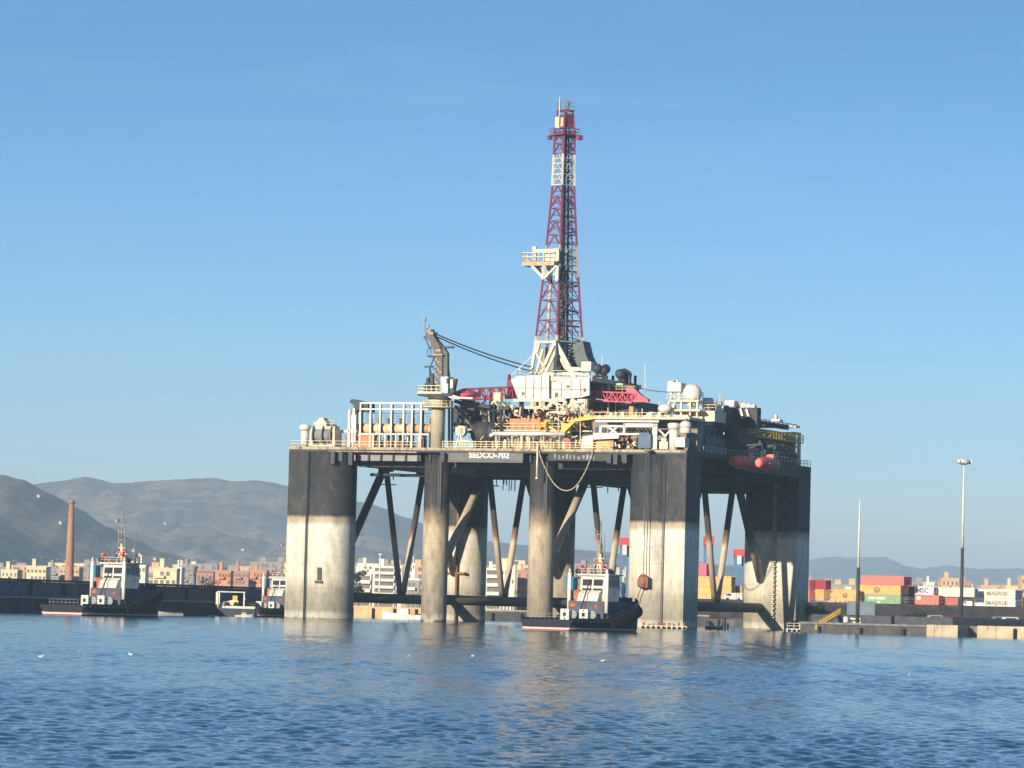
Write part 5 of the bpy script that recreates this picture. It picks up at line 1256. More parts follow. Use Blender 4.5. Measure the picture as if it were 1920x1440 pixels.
# container stacks -------------------------------------------------
CD = 1100.0
def logo_ring(t, L, D, H, x, mat, r=.75):
    m = MB(); z = H * .5
    for k in range(14):
        a0 = math.pi * 2 * k / 14; a1 = math.pi * 2 * (k + 1) / 14
        m.bar((x + r * math.cos(a0), -.03, z + r * math.sin(a0)), (x + r * math.cos(a1), -.03, z + r * math.sin(a1)), .22)
    for q_ in (-.3, 0, .3): m.bx(x + q_ - .09, x + q_ + .09, -.05, 0, z - r * .85, z + r * .3)
    t.part(m, "emblem", mat)
def words_(s, x, z, size, mat, name="lettering", sx=1.0, bold=.03):
    def f(t, L, D, H): text_mesh(name, s, size, mat, Matrix.Translation((x * L, -.012, z * H)) @ Matrix.Rotation(R(90), 4, 'X'), t.o, sx=sx, bold=bold)
    return f
def star_mark(t, L, D, H, x):
    m = MB(); z = H * .52; r = .78; pts = []
    for k in range(14): a = math.pi / 2 + math.pi * k / 7; rr = r if k % 2 == 0 else r * .5; pts.append((x + rr * math.cos(a), z + rr * math.sin(a)))
    m.prism(pts, -.06, -.01); t.part(m, "emblem", signwhite)
    q_ = MB(); q_.bx(x - .95, x + .95, -.005, .015, z - .95, z + .95); t.part(q_, "emblem_panel", M("pale_blue_panel", (.5, .62, .66), .6, var=.05))
cyel = M("container_yellow", (.68, .37, .12), .6, var=.2, rust=.25); cred = M("container_red", (.60, .15, .12), .6, var=.2, rust=.2)
cgreen = M("container_green", (.21, .33, .19), .6, var=.12, rust=.12); cwhite = M("container_white", (.66, .64, .58), .55, var=.1, rust=.15)
crust = M("container_brown", (.38, .10, .07), .6, var=.15, rust=.15); cgrey = M("container_grey", (.56, .53, .45), .55, var=.08, rust=.1)
cmar = M("container_maroon", (.30, .03, .045), .55, var=.15); cgg = M("container_grey_green", (.24, .25, .17), .6, var=.15)
CRZ = R(-31)
def ybox(label, px0, px1, py0, py1, mat, d=CD, marks=None, rz=CRZ, deep=1, group=None):
    """container whose front face spans px0..px1 and py0..py1; turned so the dark end shows at its right"""
    pb = W(px0, py1, d); wpx = (px1 - px0) * d / FPX; L_ = wpx / math.cos(rz); H = (py1 - py0) * d / FPX
    t = container(label, (pb.x, d, pb.z), L_, 2.44 * deep + .12 * (deep - 1), H - .03, mat, rz=rz, marks=marks, group=group); return t
ybox("red container on top of the yellow and green stack", 1614, 1690, 1078.5, 1095.8, cred, deep=2)
ybox("yellow container with a round dark emblem over the green one", 1612, 1684, 1096.2, 1113.8, cyel, marks=lambda t, L, D, H: logo_ring(t, L, D, H, L * .42, logodark), deep=2)
def gmk(t, L, D, H): words_("EVERGREEN", .42, .64, .95, signwhite)(t, L, D, H); m = MB(); m.bx(L * .44, L * .5, -.04, 0, .35, .62); t.part(m, "emblem", signwhite)
ybox("green container with white lettering at the bottom of the tall stack", 1612.5, 1684, 1114.2, 1132, cgreen, marks=gmk, deep=2)
ybox("stack end container, dark, behind the tall red topped stack", 1692, 1700, 1098, 1134, cmar, d=CD + 8, deep=2)
ybox("small yellow container with a dark emblem close to the pointed mast", 1561, 1605, 1105, 1127, cyel, marks=lambda t, L, D, H: logo_ring(t, L, D, H, L * .5, logodark, .6))
ybox("dull grey green container behind the small yellow one", 1548, 1604, 1095, 1109, cgg, d=CD + 12, marks=words_("P&O", .72, .5, 1.0, signwhite))
ybox("upper red container end nearest the platform's far column", 1507, 1517, 1086, 1106.5, cred, rz=R(-45), group="red containers beside the rig")
ybox("red container under the maroon end beside the rig", 1507, 1517, 1107, 1127, M("container_coral", (.55, .2, .13), .55, var=.12), rz=R(-45), group="red containers beside the rig")
ybox("crimson container standing on the little yellow one", 1528, 1547, 1087, 1104.6, cmar, rz=R(-40))
ybox("short yellow container under the crimson one", 1528, 1543, 1105, 1125, cyel, rz=R(-50))
ybox("white container with three dark letters on top of the bright red one", 1716, 1748, 1099, 1114.5, cwhite, marks=words_("MSC", .4, .5, 1.9, M("blue_grey_lettering", (.12, .13, .2), .6), bold=.05))
def rmk(t, L, D, H): m = MB(); m.bx(L * .08, L * .24, -.05, 0, H * .55, H * .85); t.part(m, "emblem", signwhite)
ybox("bright red container with a pale emblem under the white lettered one", 1715, 1757, 1115, 1135, cred, marks=rmk)
ybox("cream container spanning behind the tall light mast", 1753, 1822, 1100.5, 1118, cgrey)
ybox("rust brown container under the long cream one", 1763, 1794, 1118.6, 1135.5, crust)
ybox("cream container with a small dark emblem under the long cream one", 1803, 1822, 1118.6, 1136.5, cwhite, rz=R(-20), marks=lambda t, L, D, H: logo_ring(t, L, D, H, L * .25, logodark, .4))
def mmk(t, L, D, H): star_mark(t, L, D, H, L * .16); words_("MAERSK", .56, .5, 1.55, M("brown_lettering", (.2, .17, .11), .6), sx=1.15)(t, L, D, H)
ybox("upper pale grey container with star emblem and dark lettering", 1827, 1898, 1103.5, 1121, cgrey, marks=mmk, deep=2)
ybox("lower pale grey container with star emblem and dark lettering", 1827, 1898, 1121.4, 1139, M("container_pale", (.62, .59, .55), .55, var=.08, rust=.1), marks=mmk, deep=2)
ybox("brown container cut off by the edge of the view", 1918, 1960, 1119, 1138, crust)
ybox("upper amber container half behind the corner column with the hook block", 1306, 1343, 1080, 1099.6, cyel, d=1090, group="amber containers seen under the platform")
ybox("lower amber container half behind the corner column with the hook block", 1306, 1343, 1100, 1122, M("container_amber", (.70, .40, .12), .55, var=.1, rust=.1), d=1090, group="amber containers seen under the platform")
ybox("upper yellow container between the V brace and the white van", 1347, 1370, 1080, 1098.5, M("container_ochre", (.62, .36, .13), .55, var=.1, rust=.1), d=1085, group="amber containers seen under the platform")
ybox("lower yellow container between the V brace and the white van", 1345, 1370, 1099, 1122, cyel, d=1085, group="amber containers seen under the platform")
ybox("small dull yellow container close against the platform's far column", 1378, 1390, 1098, 1122, M("container_dull_yellow", (.42, .34, .14), .6, var=.15, rust=.2), d=1088, rz=R(-50))
ybox("crimson container on top of the amber ones behind the V brace", 1309, 1324, 1056, 1079, M("container_pink", (.6, .1, .16), .55, var=.1), d=1125)

# straddle carriers -----------------------------------------------
bluec = M("carrier_blue", (.08, .18, .34), .5, var=.15)
def carrier(label, px, pyt, d, s=1.0):
    top = W(px, pyt, d); H = top.z - YZ
    t = Thing("straddle_carrier", label, "straddle carrier", (top.x, d, YZ), group="straddle carriers in the container yard")
    for sx in (-.95, .95):
        for y in (0, 6): m = MB(); m.bx(top.x + sx - .28, top.x + sx + .28, d + y, d + y + .7, YZ + 1, YZ + H * .86); t.part(m, "leg", bluec)
        m = MB(); m.bx(top.x + sx - .45, top.x + sx + .45, d - .6, d + 7.4, YZ + .5, YZ + 1.3); t.part(m, "sill_beam", bluec)
        for y in (0, 2.2, 4.4, 6.4): m = MB(); m.tube((top.x + sx - .3, d + y, YZ + .6), (top.x + sx + .3, d + y, YZ + .6), .6, n=12); t.part(m, "wheel", blackr)
    m = MB(); m.bx(top.x - 1.4, top.x + 1.4, d - .4, d + .9, YZ + H * .86, YZ + H); m.bx(top.x - 1.4, top.x + 1.4, d + 5.6, d + 7, YZ + H * .86, YZ + H); m.bx(top.x - 1.4, top.x - .9, d + .9, d + 5.6, YZ + H * .86, YZ + H); m.bx(top.x + .9, top.x + 1.4, d + .9, d + 5.6, YZ + H * .86, YZ + H); t.part(m, "top_frame", redm)
    m = MB(); m.bx(top.x - .7, top.x + .5, d - 1.6, d - .4, YZ + H * .72, YZ + H * .88); t.part(m, "cab", white)
    return t
carrier("red topped blue straddle carrier above the white van", 1387, 1030, 1150)
carrier("red topped blue straddle carrier behind the tug with the teal funnel", 1172, 1008, 1150)
carrier("red topped straddle carrier seen through the V brace above the amber containers", 1330, 1006, 1180)
for px, py, lab in ((1358, 1125, "white van parked between the yellow containers and the carrier"),):
    A = W(1375, 1112, 1075); t = Thing("delivery_van", "white van parked beside the yellow containers under the platform", "van", (A.x, 1075, YZ))
    m = MB(); m.prism([(A.x - 2.4, YZ + .4), (A.x - 2.4, YZ + 1.2), (A.x - 1.5, YZ + 2.1), (A.x + 2.4, YZ + 2.2), (A.x + 2.4, YZ + .4)], 1075, 1077); t.part(m, "body", white)
    m = MB(); m.bx(A.x - 1.7, A.x - .6, 1074.97, 1075.0, YZ + 1.3, YZ + 1.9); t.part(m, "window", glass)
    for x in (-1.5, 1.5): m = MB(); m.tube((A.x + x, 1074.9, YZ + .4), (A.x + x, 1075.2, YZ + .4), .4, n=12); t.part(m, "wheel", blackr)

# town buildings ---------------------------------------------------
GZ = 1.6
bl_cream = M("plaster_cream", (.62, .54, .36), .85, var=.08, scale=.3); bl_white = M("plaster_white", (.72, .69, .60), .85, var=.07, scale=.3)
bl_orange = M("brick_orange", (.50, .25, .155), .85, var=.1, scale=.4); bl_pink = M("plaster_rose", (.40, .235, .20), .85, var=.1, scale=.3)
bl_shaded_grey = M("plaster_shaded_grey", (.28, .27, .26), .85, var=.12, scale=.3); bl_tan = M("plaster_tan", (.55, .38, .25), .85, var=.1, scale=.3)  # the grey carries the shade of town faces turned from the sun
rooftile = M("roof_tiles", (.30, .12, .07), .85, var=.2, scale=1)
winm = M("shaded_window", (.19, .17, .14), .4, var=.4)
def building(label, x0, x1, yt, d, mat, floors=4, bays=5, depth=12, hat=True, style="window", rz=0.0, wmat=None, trim=None):
    xl = WX(x0, d); xr = WX(x1, d); zt = W((x0 + x1) / 2, yt, d).z; Wd = xr - xl; H = zt - GZ
    t = Thing("apartment_building", label, "building", (xl, d, GZ), rz=rz, local=True)
    m = MB(); m.bx(0, Wd, 0, depth, 0, H); body = t.part(m, "wall", mat)
    m = MB(); m.bx(-.15, Wd + .15, -.15, depth + .15, H, H + .5); t.part(m, "parapet", trim or mat)
    if hat:
        rn = random.Random(int(x0 * 7)); 
        for k in range(2 if Wd > 8 else 1):
            m = MB(); hx = Wd * (.18 + .45 * k) + rn.uniform(0, .1) * Wd; hw = Wd * rn.uniform(.14, .24); hh = rn.uniform(1.6, 2.8)
            m.bx(hx, hx + hw, 1.5, 5, H + .5, H + .5 + hh); m.bx(hx - .15, hx + hw + .15, 1.35, 5.15, H + .5 + hh, H + .7 + hh); t.part(m, "stair_head", trim or mat)
        m = MB(); m.tube((Wd * .7, 2, H), (Wd * .7, 2, H + 3.6), .05, n=4); m.bx(Wd * .7 - .5, Wd * .7 + .5, 1.98, 2.02, H + 3.1, H + 3.2); t.part(m, "aerial", grey)
    fh = H / floors
    if style == "window":
        cell = Wd / bays; me = None; rw_ = random.Random(int(x0 * 13 + d)); kw, kh = rw_.uniform(.2, .34), rw_.uniform(.18, .3)
        for f in range(floors):
            for b in range(bays):
                if me is not None and rw_.random() < .16: continue
                if me is None:
                    m = MB(); m.bx(-cell * kw, cell * kw, -.06, .02, -fh * kh, fh * kh); o = t.part(m, "window", wmat or winm); me = o.data
                else: o = bpy.data.objects.new("window", me); col.objects.link(o); o.parent = t.o
                o.location = (cell * (b + .5), 0, fh * (f + .52))
        for f in range(1, floors):
            if bays > 2 and rw_.random() < .6:
                m = MB(); b0_ = rw_.randrange(bays - 1); m.bx(cell * (b0_ + .1), cell * (b0_ + 1.9), -.9, 0, fh * f + .02, fh * f + fh * .3); t.part(m, 'balcony', trim or mat)
    else:
        for f in range(floors):
            m = MB(); m.bx(.4, Wd * .94, -.08, .0, fh * f + fh * .42, fh * f + fh * .92); t.part(m, "window_band", wmat or winm)
            m = MB(); m.bx(.2, Wd * .96, -1.2, 0, fh * f + fh * .02, fh * f + fh * .4); t.part(m, "balcony", mat)
    return t.o
building("low cream block at the edge of the town, farthest from the platform", 0, 30, 1071, 1150, bl_cream, 4, 4)
building("cream block with a tall roof hut beyond the small rose house", 47, 84, 1065, 1180, bl_cream, 5, 5)
building("small rose house between two cream blocks near the brick chimney", 31, 45, 1074, 1240, bl_pink, 3, 3, hat=False)
building("dim grey block touching the cream block with the tall roof hut", 84, 110, 1066, 1350, bl_shaded_grey, 5, 4)
building("tan block directly behind the brick chimney", 109, 146, 1066, 1200, bl_tan, 5, 5)
building("dim grey blocks between the brick chimney and the tug", 146, 190, 1064, 1380, bl_shaded_grey, 5, 6)
building("narrow white block between the tug and the cream balcony block", 256, 270, 1062, 1250, bl_white, 5, 2)
building("cream block with shady windows beside a slim white block", 285, 329, 1068, 1190, bl_cream, 4, 4)
building("slim white block touching the cream balcony block", 327, 338, 1066, 1230, bl_white, 5, 1)
building("dim grey block behind the slim white block", 336, 362, 1064, 1380, bl_shaded_grey, 5, 4)
building("low red roofed house beside the tall orange brick block", 366, 398, 1074, 1300, bl_pink, 3, 4, trim=rooftile, hat=False)
building("tall orange brick block with light roof huts", 401, 430, 1073, 1180, bl_orange, 5, 5, wmat=M("brown_window", (.22, .10, .06), .4))
building("rose brown block between the two orange brick blocks", 431, 464, 1073, 1220, bl_pink, 5, 5)  # rose plaster stands for a purple face in shade
building("orange brick block beside the half hidden tug", 466, 497, 1072, 1190, bl_orange, 5, 5, wmat=M("brown_window", (.22, .10, .06), .4))
building("dim block behind the half hidden tug", 500, 560, 1070, 1400, bl_shaded_grey, 4, 6)
building("lower white flats with long balconies behind the dark tree", 655, 694, 1078, 1150, bl_white, 4, 3, style="band")
building("taller white flats with long balconies behind the white pole", 698, 738, 1064, 1230, bl_white, 6, 3, style="band")
building("stepped white block behind the balcony flats", 668, 706, 1059, 1420, bl_white, 7, 4)
building("slim white block beside the taller balcony flats", 739, 752, 1063, 1400, bl_white, 6, 2)
building("low grey house with a white roof edge beside the crane column", 762, 785, 1088, 1200, bl_shaded_grey, 3, 3, trim=bl_white)
building("tall slender white tower beside the crane column", 770, 776, 1058, 1450, bl_white, 8, 1, depth=6)
building("white flats with bands seen through the braces beside the hanging pipe", 908, 938, 1068, 1180, bl_white, 5, 3, style="band")
building("white block inside the V brace next to the orange brick block", 937, 962, 1066, 1260, bl_white, 5, 4)
building("orange brick block beside the slim column with the hanging pipe", 968, 990, 1072, 1200, bl_orange, 5, 3)
building("rose block behind the wheelhouse of the tug with the teal funnel", 1085, 1135, 1080, 1280, bl_pink, 4, 6)
building("pale cream block behind the bow of the tug with the teal funnel", 1138, 1185, 1078, 1300, bl_cream, 4, 5)
building("little white house behind the white lettered container", 1735, 1750, 1094, 1500, bl_white, 4, 2)
building("terracotta block rising behind the long cream container", 1764, 1796, 1086, 1550, bl_tan, 5, 4)
building("dim terracotta block close beside the tall light mast", 1800, 1820, 1092, 1600, bl_pink, 4, 3)
building("pale terracotta houses above the star emblem containers", 1838, 1872, 1100, 1500, bl_tan, 4, 5)
building("cream houses above the end of the star emblem containers", 1884, 1908, 1101, 1520, bl_cream, 4, 4)
building("tan block cut off by the edge of the view", 1914, 1960, 1082, 1500, bl_tan, 5, 6)
building("low tan houses behind the small yellow container", 1552, 1606, 1098, 1600, bl_tan, 3, 6)
rn = random.Random(17)
fx = [(12, 1), (60, 1), (98, 0), (128, 1), (158, 0), (178, 1), (268, 1), (300, 0), (345, 1), (372, 1), (412, 0), (450, 1), (505, 1), (530, 0), (690, 1), (722, 0), (756, 1), (925, 1), (955, 1), (978, 0), (1100, 1), (1150, 0), (1525, 1), (1575, 0), (1706, 1), (1780, 1), (1828, 0), (1898, 1)]
fmats = [bl_shaded_grey, bl_tan, bl_shaded_grey, bl_cream, bl_shaded_grey]  # mostly grey, so the far faces look shaded
fproto = {}
for i, (px, tall) in enumerate(fx):
    d = rn.uniform(1750, 2300); w_ = rn.uniform(12, 24); yt = (1060 if tall else 1071) + rn.uniform(-5, 5) + (px > 1500) * 36
    pw = w_ * FPX / d; building("hazy pale block in the far row of the town, rising behind the nearer blocks", px - pw / 2, px + pw / 2, yt, d, fmats[i % 5], 6 if tall else 5, 4, hat=i % 2 == 0)['group'] = "pale blocks in the far row of the town"
# hillside houses
rn = random.Random(4)
hl = [("white hillside house just above the tug below the chimney", 262, 1042), ("pale hillside house low on the slope above the cream balcony block", 290, 1050), ("small white house high on the hill near the chimney top", 72, 932), ("white house midway up the hill close to the chimney shaft", 113, 982), ("white farmhouse on the slope above the orange blocks", 455, 1032), ("hillside house beside the mast of the tug below the chimney", 250, 1034), ("white farmhouse high above the cream balcony block", 309, 983)]
from mathutils.bvhtree import BVHTree
trees_ = []
for nm_ in ("near_hill", "hills"):
    o_ = bpy.data.objects[nm_]; trees_.append(BVHTree.FromPolygons([v.co for v in o_.data.vertices], [tuple(p.vertices) for p in o_.data.polygons]))
for lab, px, py in hl:
    hits = [h_ for h_ in (t_.ray_cast(CAMP, ray(px, py).normalized()) for t_ in trees_) if h_[0] is not None]
    if not hits: continue
    A = min(hits, key=lambda h_: h_[3])[0]; d = A.y - 3; t = Thing("hillside_house", lab, "house", (A.x, d, A.z - 2)); 
    m = MB(); s_ = 1.7 * A.y / 5000; m.bx(A.x - s_, A.x + s_, d, d + 9, A.z - 5, A.z + 2.6); t.part(m, "wall", bl_cream)
    m = MB(); m.prism([(A.x - s_ - .3, A.z + 2.6), (A.x + s_ + .3, A.z + 2.6), (A.x, A.z + 4.2)], d - .4, d + 9.4); t.part(m, "roof", rooftile)
# brick chimney
cb = W(129.5, 1090, 1020); ct = W(134.5, 938, 1020)
t = Thing("brick_chimney", "tall tapering brick chimney standing alone in the town", "chimney", (cb.x, 1020, GZ))
m = MB(); m.lathe((cb.x, 1020, 0), [(1.5, GZ), (1.2, GZ + 3), (.95, (GZ + ct.z) * .55), (.66, ct.z - 1)], 24); m.bx(cb.x - 1.7, cb.x + 1.7, 1018.3, 1021.7, GZ, GZ + 5); t.part(m, "shaft", brick)
m = MB(); m.lathe((cb.x, 1020, 0), [(.65, ct.z - 1.0), (.8, ct.z - .8), (.8, ct.z - .2), (.65, ct.z)], 24); t.part(m, "rim", brick)
# street lamps / poles in town
for lab, px, yt, d in (("white pole standing before the balcony flats", 713, 1040, 1100), ("thin grey pole beside the low red roofed house in the town", 362, 1058, 1100), ("thin grey pole before the orange brick block under the platform", 968, 1052, 1100)):
    A = W(px, yt, d); b = (A.x, d, GZ); t = Thing("lamp_post", lab, "lamp post", b)
    m = MB(); m.lathe((A.x, d, 0), [(.28, GZ), (.14, A.z)], 8); t.part(m, "pole", white if px == 713 else grey)
    m = MB(); m.bx(A.x - .5, A.x + .5, d - .3, d + .3, A.z, A.z + .3); t.part(m, "lamp_head", white)

# trees and shrubs -------------------------------------------------
leafm = M("dark_foliage", (.045, .06, .03), .8, var=.5, scale=1.5)
def tree(label, px, py, d, h, wd, gz, seed):
    rn = random.Random(seed); A = W(px, py, d); t = Thing("tree", label, "tree", (A.x, d, gz))
    m = MB(); m.tube((A.x, d, gz - .3), (A.x + .1, d, gz + h * .45), .16, .1, n=7)
    for k in range(5): an = rn.uniform(0, 6.28); m.tube((A.x + .1, d, gz + h * (.25 + .05 * k)), (A.x + wd * .3 * math.cos(an), d + wd * .3 * math.sin(an), gz + h * (.5 + .07 * k)), .07, .03, n=5)
    t.part(m, "trunk", M("bark", (.09, .06, .04), .9, var=.3))
    m = MB(); cl = [(rn.uniform(-.36, .36) * wd, rn.uniform(-.36, .36) * wd, h * rn.uniform(.4, .86), rn.uniform(.16, .3) * wd) for _ in range(11)]
    for _ in range(620):
        cx, cy, cz_, r = rn.choice(cl); v = Vector((rn.gauss(0, 1), rn.gauss(0, 1), rn.gauss(0, .8))).normalized() * r * rn.uniform(.5, 1.1)
        p = Vector((A.x + cx, d + cy, gz + cz_)) + v; s_ = rn.uniform(.07, .16) * (h / 4) ** .5
        u = Vector((rn.gauss(0, 1), rn.gauss(0, 1), rn.gauss(0, 1))).normalized(); q = u.orthogonal().normalized()
        m.add([p + u * s_ * 1.5, p + q * s_, p - u * s_ * 1.5, p - q * s_], [(0, 1, 2, 3)])
    t.part(m, "crown", leafm); return t
for i, (lab, px, d, h, w_, gz) in enumerate((("dark bush nearest the platform on the quay", 1515, 775, 3.6, 3.8, 1.9), ("broad dark bush behind the foot of the yellow stairs", 1532, 780, 3.2, 4.4, 1.9), ("low dark bush beside the top of the yellow stairs", 1556, 785, 2.6, 4.0, 1.9),
        ("dark green tree before the red roofed house in the town", 384, 1090, 8.0, 7.5, 1.6), ("dark tree between the grey block and the red roofed house", 366, 1100, 6.5, 4.5, 1.6), ("dark shrub on the quay behind the short cream quay block", 1722, 760, 2.6, 3.4, 1.9), ("dark narrow tree in front of the white balcony flats", 672, 1080, 11.5, 3.6, 1.6))):
    tree(lab, px, 1150, d, h, w_, gz, 40 + i)

# tugs -------------------------------------------------------------
hullp = ramp_z("tug_hull_paint", [(-2, (.3, .04, .035)), (.12, (.60, .46, .43)), (.42, (.016, .02, .034)), (6, (.02, .024, .036))], wob=.05, interp='CONSTANT', zmin=-2, zmax=8, rust=.05, streak=.2)
deckm = M("tug_deck_paint", (.10, .13, .10), .7, var=.3, rust=.2)
hazeblue = M("tug_casing_paint", (.07, .08, .11), .6, var=.3)
def make_tug(label):
    t = Thing("tugboat", label, "tugboat", (0, 0, 0), group="harbour tugs around the rig", local=True)
    st = []; N_ = 22; LH = 10.5
    for i in range(N_ + 1):
        u = i / N_; x = -LH + 2 * LH * u
        hb = 4.7 * (min(1, .93 + u) if u < .12 else 1.0) * (1 if u < .62 else max(.06, 1 - ((u - .62) / .38) ** 2.2))
        zd = 1.55 if u < .42 else 1.55 + 2.9 * ((u - .42) / .58) ** .8
        fl = 1 + .10 * max(0, u - .5)
        st.append([(x, s_ * hb * k * (fl if z == 'd' else 1), (zd if z == 'd' else z)) for s_, k, z in ((-1, 1, 'd'), (-1, .97, .35), (-1, .8, -.7), (1, .8, -.7), (1, .97, .35), (1, 1, 'd'))])
    m = MB(); vs = [v for s_ in st for v in s_]; fs = []
    for i in range(N_):
        for k in range(5): fs.append((i * 6 + k, i * 6 + k + 1, (i + 1) * 6 + k + 1, (i + 1) * 6 + k))
        fs.append((i * 6 + 5, i * 6, (i + 1) * 6, (i + 1) * 6 + 5))
    fs.append((0, 5, 4, 3, 2, 1)); m.add(vs, fs); hull = t.part(m, "hull", hullp)
    m = MB()                                           # bulwark
    for i in range(N_):
        for k in (0, 5):
            a = Vector(st[i][k]); b = Vector(st[i + 1][k]); up = .55 if i > 8 else .25
            m.add([a, b, b + Vector((0, 0, up)), a + Vector((0, 0, up)), a * 1.0 + Vector((0, -.08 if k == 5 else .08, 0)), b + Vector((0, -.08 if k == 5 else .08, 0)), b + Vector((0, -.08 if k == 5 else .08, up)), a + Vector((0, -.08 if k == 5 else .08, up))], [(0, 1, 2, 3), (7, 6, 5, 4), (3, 2, 6, 7)])
    t.part(m, "bulwark", darkb, hull)
    m = MB(); m.path([(st[i][0][0], st[i][0][1] - .1, st[i][0][2] - .25) for i in range(N_ + 1)], .2, 8); m.path([(st[i][5][0], st[i][5][1] + .1, st[i][5][2] - .25) for i in range(N_ + 1)], .2, 8); t.part(m, "rubbing_strake", blackr, hull)
    for i in range(10, 23, 1):
        a = st[min(i, N_)][0]; m = MB(); m.tube((a[0], a[1] - .1, a[2] - .9), (a[0], a[1] - .42, a[2] - .9), .5, n=12); t.part(m, "tyre_fender", blackr, hull)
    for s_ in (-1, 1):
        m = MB(); m.bx(-3.9, -2.2, s_ * 1.7 - .12, s_ * 1.7 + .12, 1.55, 3.0); m.bx(-3.9, -3.7, s_ * 1.7 - .75, s_ * 1.7 + .75, 1.55, 3.1); m.bx(-3.94, -3.9, s_ * 1.7 - .45, s_ * 1.7 + .45, 1.9, 2.75)
        m.tube((-2.9, s_ * 1.7 - .8, 2.3), (-2.2, s_ * 1.7 + .8, 2.3), .6, n=14); w_ = t.part(m, "towing_winch", M("winch_white", (.62, .62, .56), .6, var=.15, rust=.2))
        m = MB(); m.bx(-3.97, -3.945, s_ * 1.7 - .28, s_ * 1.7 + .28, 2.05, 2.6); t.part(m, "winch_opening", blackr, w_)
    SH = -.5; part0 = t.part; t.part = lambda mb, nm, mt, pr=None: (setattr(mb, 'v', [(x + SH, y * 1.32, z) for x, y, z in mb.v]), part0(mb, nm, mt, pr))[1]
    m = MB(); m.bx(-.6, 5.4, -2.4, 2.4, 1.4, 4.3); m.prism([(5.4, 1.6), (6.6, 2.4), (6.4, 4.1), (5.4, 4.3)], -1.9, 1.9); dh_ = t.part(m, "deckhouse", hazeblue)
    m = MB(); q = [(1.0, 4.31), (4.2, 4.31), (4.6, 6.3), (4.3, 8.0), (1.2, 8.0), (.9, 6.3)]; m.prism(q, -1.7, 1.7); m.prism([(-.58, 3.0), (1.0, 3.0), (1.0, 6.0), (.2, 5.4)], -1.3, 1.5)
    tw_ = M("tug_white", (.56, .54, .49), .6, var=.3, scale=1.2, rust=.35)
    wh = t.part(m, "wheelhouse", tw_)
    for y0, y1 in ((-1.35, -.15), (.15, 1.35)):
        for z0, z1 in ((5.35, 6.15), (6.55, 7.45)):
            m = MB(); m.bx(.8 if z0 < 6 else .85, 1.3, y0, y1, z0, z1); t.part(m, "window", glass, wh)
    for s_ in (-1, 1):
        for x0 in (1.5, 2.6, 3.6):
            m = MB(); m.bx(x0, x0 + .75, s_ * 1.72 - .03, s_ * 1.72 + .03, 6.5, 7.5); t.part(m, "window", glass, wh)
    m = MB(); m.bx(.7, 4.8, -2.0, 2.0, 8.0, 8.22); m.rail([(.8, -1.9, 8.22), (4.6, -1.9, 8.22), (4.6, 1.9, 8.22), (.8, 1.9, 8.22), (.8, -1.9, 8.22)], .8, 1.2, .04); t.part(m, "roof", tw_, wh)
    for s_ in (-1, 1):
        m = MB(); m.tube((-.2, s_ * 2.55, 2.6), (-.2, s_ * 2.55, 8.4), .24, n=10); m.tube((-.2, s_ * 2.55, 8.4), (-.2, s_ * 2.55, 8.9), .12, n=8); t.part(m, "exhaust_pipe", white)
    m = MB(); m.bx(-.1, 1.0, 2.1, 3.1, 5.9, 7.5); m.bx(-.3, 1.2, 1.9, 3.3, 7.5, 7.75); t.part(m, "funnel", teal)
    m = MB(); m.bx(.0, .8, 2.1, 3.0, 4.3, 5.9); m.ball((-.6, 2.4, 3.6), .9, .7, .55, 12, 8); m.tube((-1.2, -2.2, 3.4), (.4, .2, 3.9), .3, n=8); m.tube((-.5, -.4, 3.2), (-.5, -.4, 4.3), .35, n=8); t.parts(m, "fire_pump", M("dull_orange", (.42, .12, .05), .6, var=.3, rust=.3))
    m = MB(); m.tube((2.8, 0, 8.2), (2.6, 0, 11.2), .28, .14, n=8); m.bar((2.8, -.9, 8.2), (2.7, 0, 10.4), .16); m.bar((2.8, .9, 8.2), (2.7, 0, 10.4), .16); m.bar((2.7, -.9, 9.6), (2.7, .9, 9.6), .12); m.bar((2.65, -.6, 10.5), (2.65, .6, 10.5), .12)
    mast_ = t.part(m, "mast", cream)
    m = MB(); m.tube((2.6, 0, 11.2), (2.6, 0, 16.0), .1, n=6); m.tube((2.6, .5, 9.6), (2.6, .5, 14.6), .07, n=5); m.tube((2.6, -.5, 9.6), (2.6, -.5, 14.0), .07, n=5); m.bx(2.3, 2.7, .55, 1.0, 14.4, 14.9); m.tube((3.4, -1.5, 8.2), (3.4, -1.5, 12.8), .035, n=5); m.bar((2.6, -.6, 13), (2.6, .6, 13), .12); m.bar((2.6, -.5, 14), (2.6, .5, 14), .1); m.bar((2.6, -.5, 12), (2.6, .5, 11.4), .1); m.bar((2.6, .5, 12), (2.6, -.5, 11.4), .1); t.part(m, "aerial", grey, mast_)
    m = MB(); m.bx(2.5, 2.9, -.8, .8, 9.75, 9.95); t.part(m, "radar", redm, mast_)
    for s_ in (-1, 1): m = MB(); m.ball((1.2, s_ * 2.2, 8.6), .38, .38, .38, 12, 8); t.part(m, "searchlight", blackr)
    for s_ in (-1, 1): m = MB(); m.tube((1.6, s_ * 1.5, 8.3), (1.1, s_ * 1.5, 9.2), .22, n=8); m.tube((1.1, s_ * 1.5, 9.2), (.4, s_ * 1.5, 9.5), .2, n=8); t.part(m, "fire_monitor", boomred)
    m = MB(); m.tube((5.9, -.8, 3.9), (5.9, .8, 3.9), .45, n=12); m.bx(5.5, 6.3, -1.0, -.8, 2.8, 4.4); m.bx(5.5, 6.3, .8, 1.0, 2.8, 4.4); t.part(m, "anchor_winch", grey)
    t.part = part0
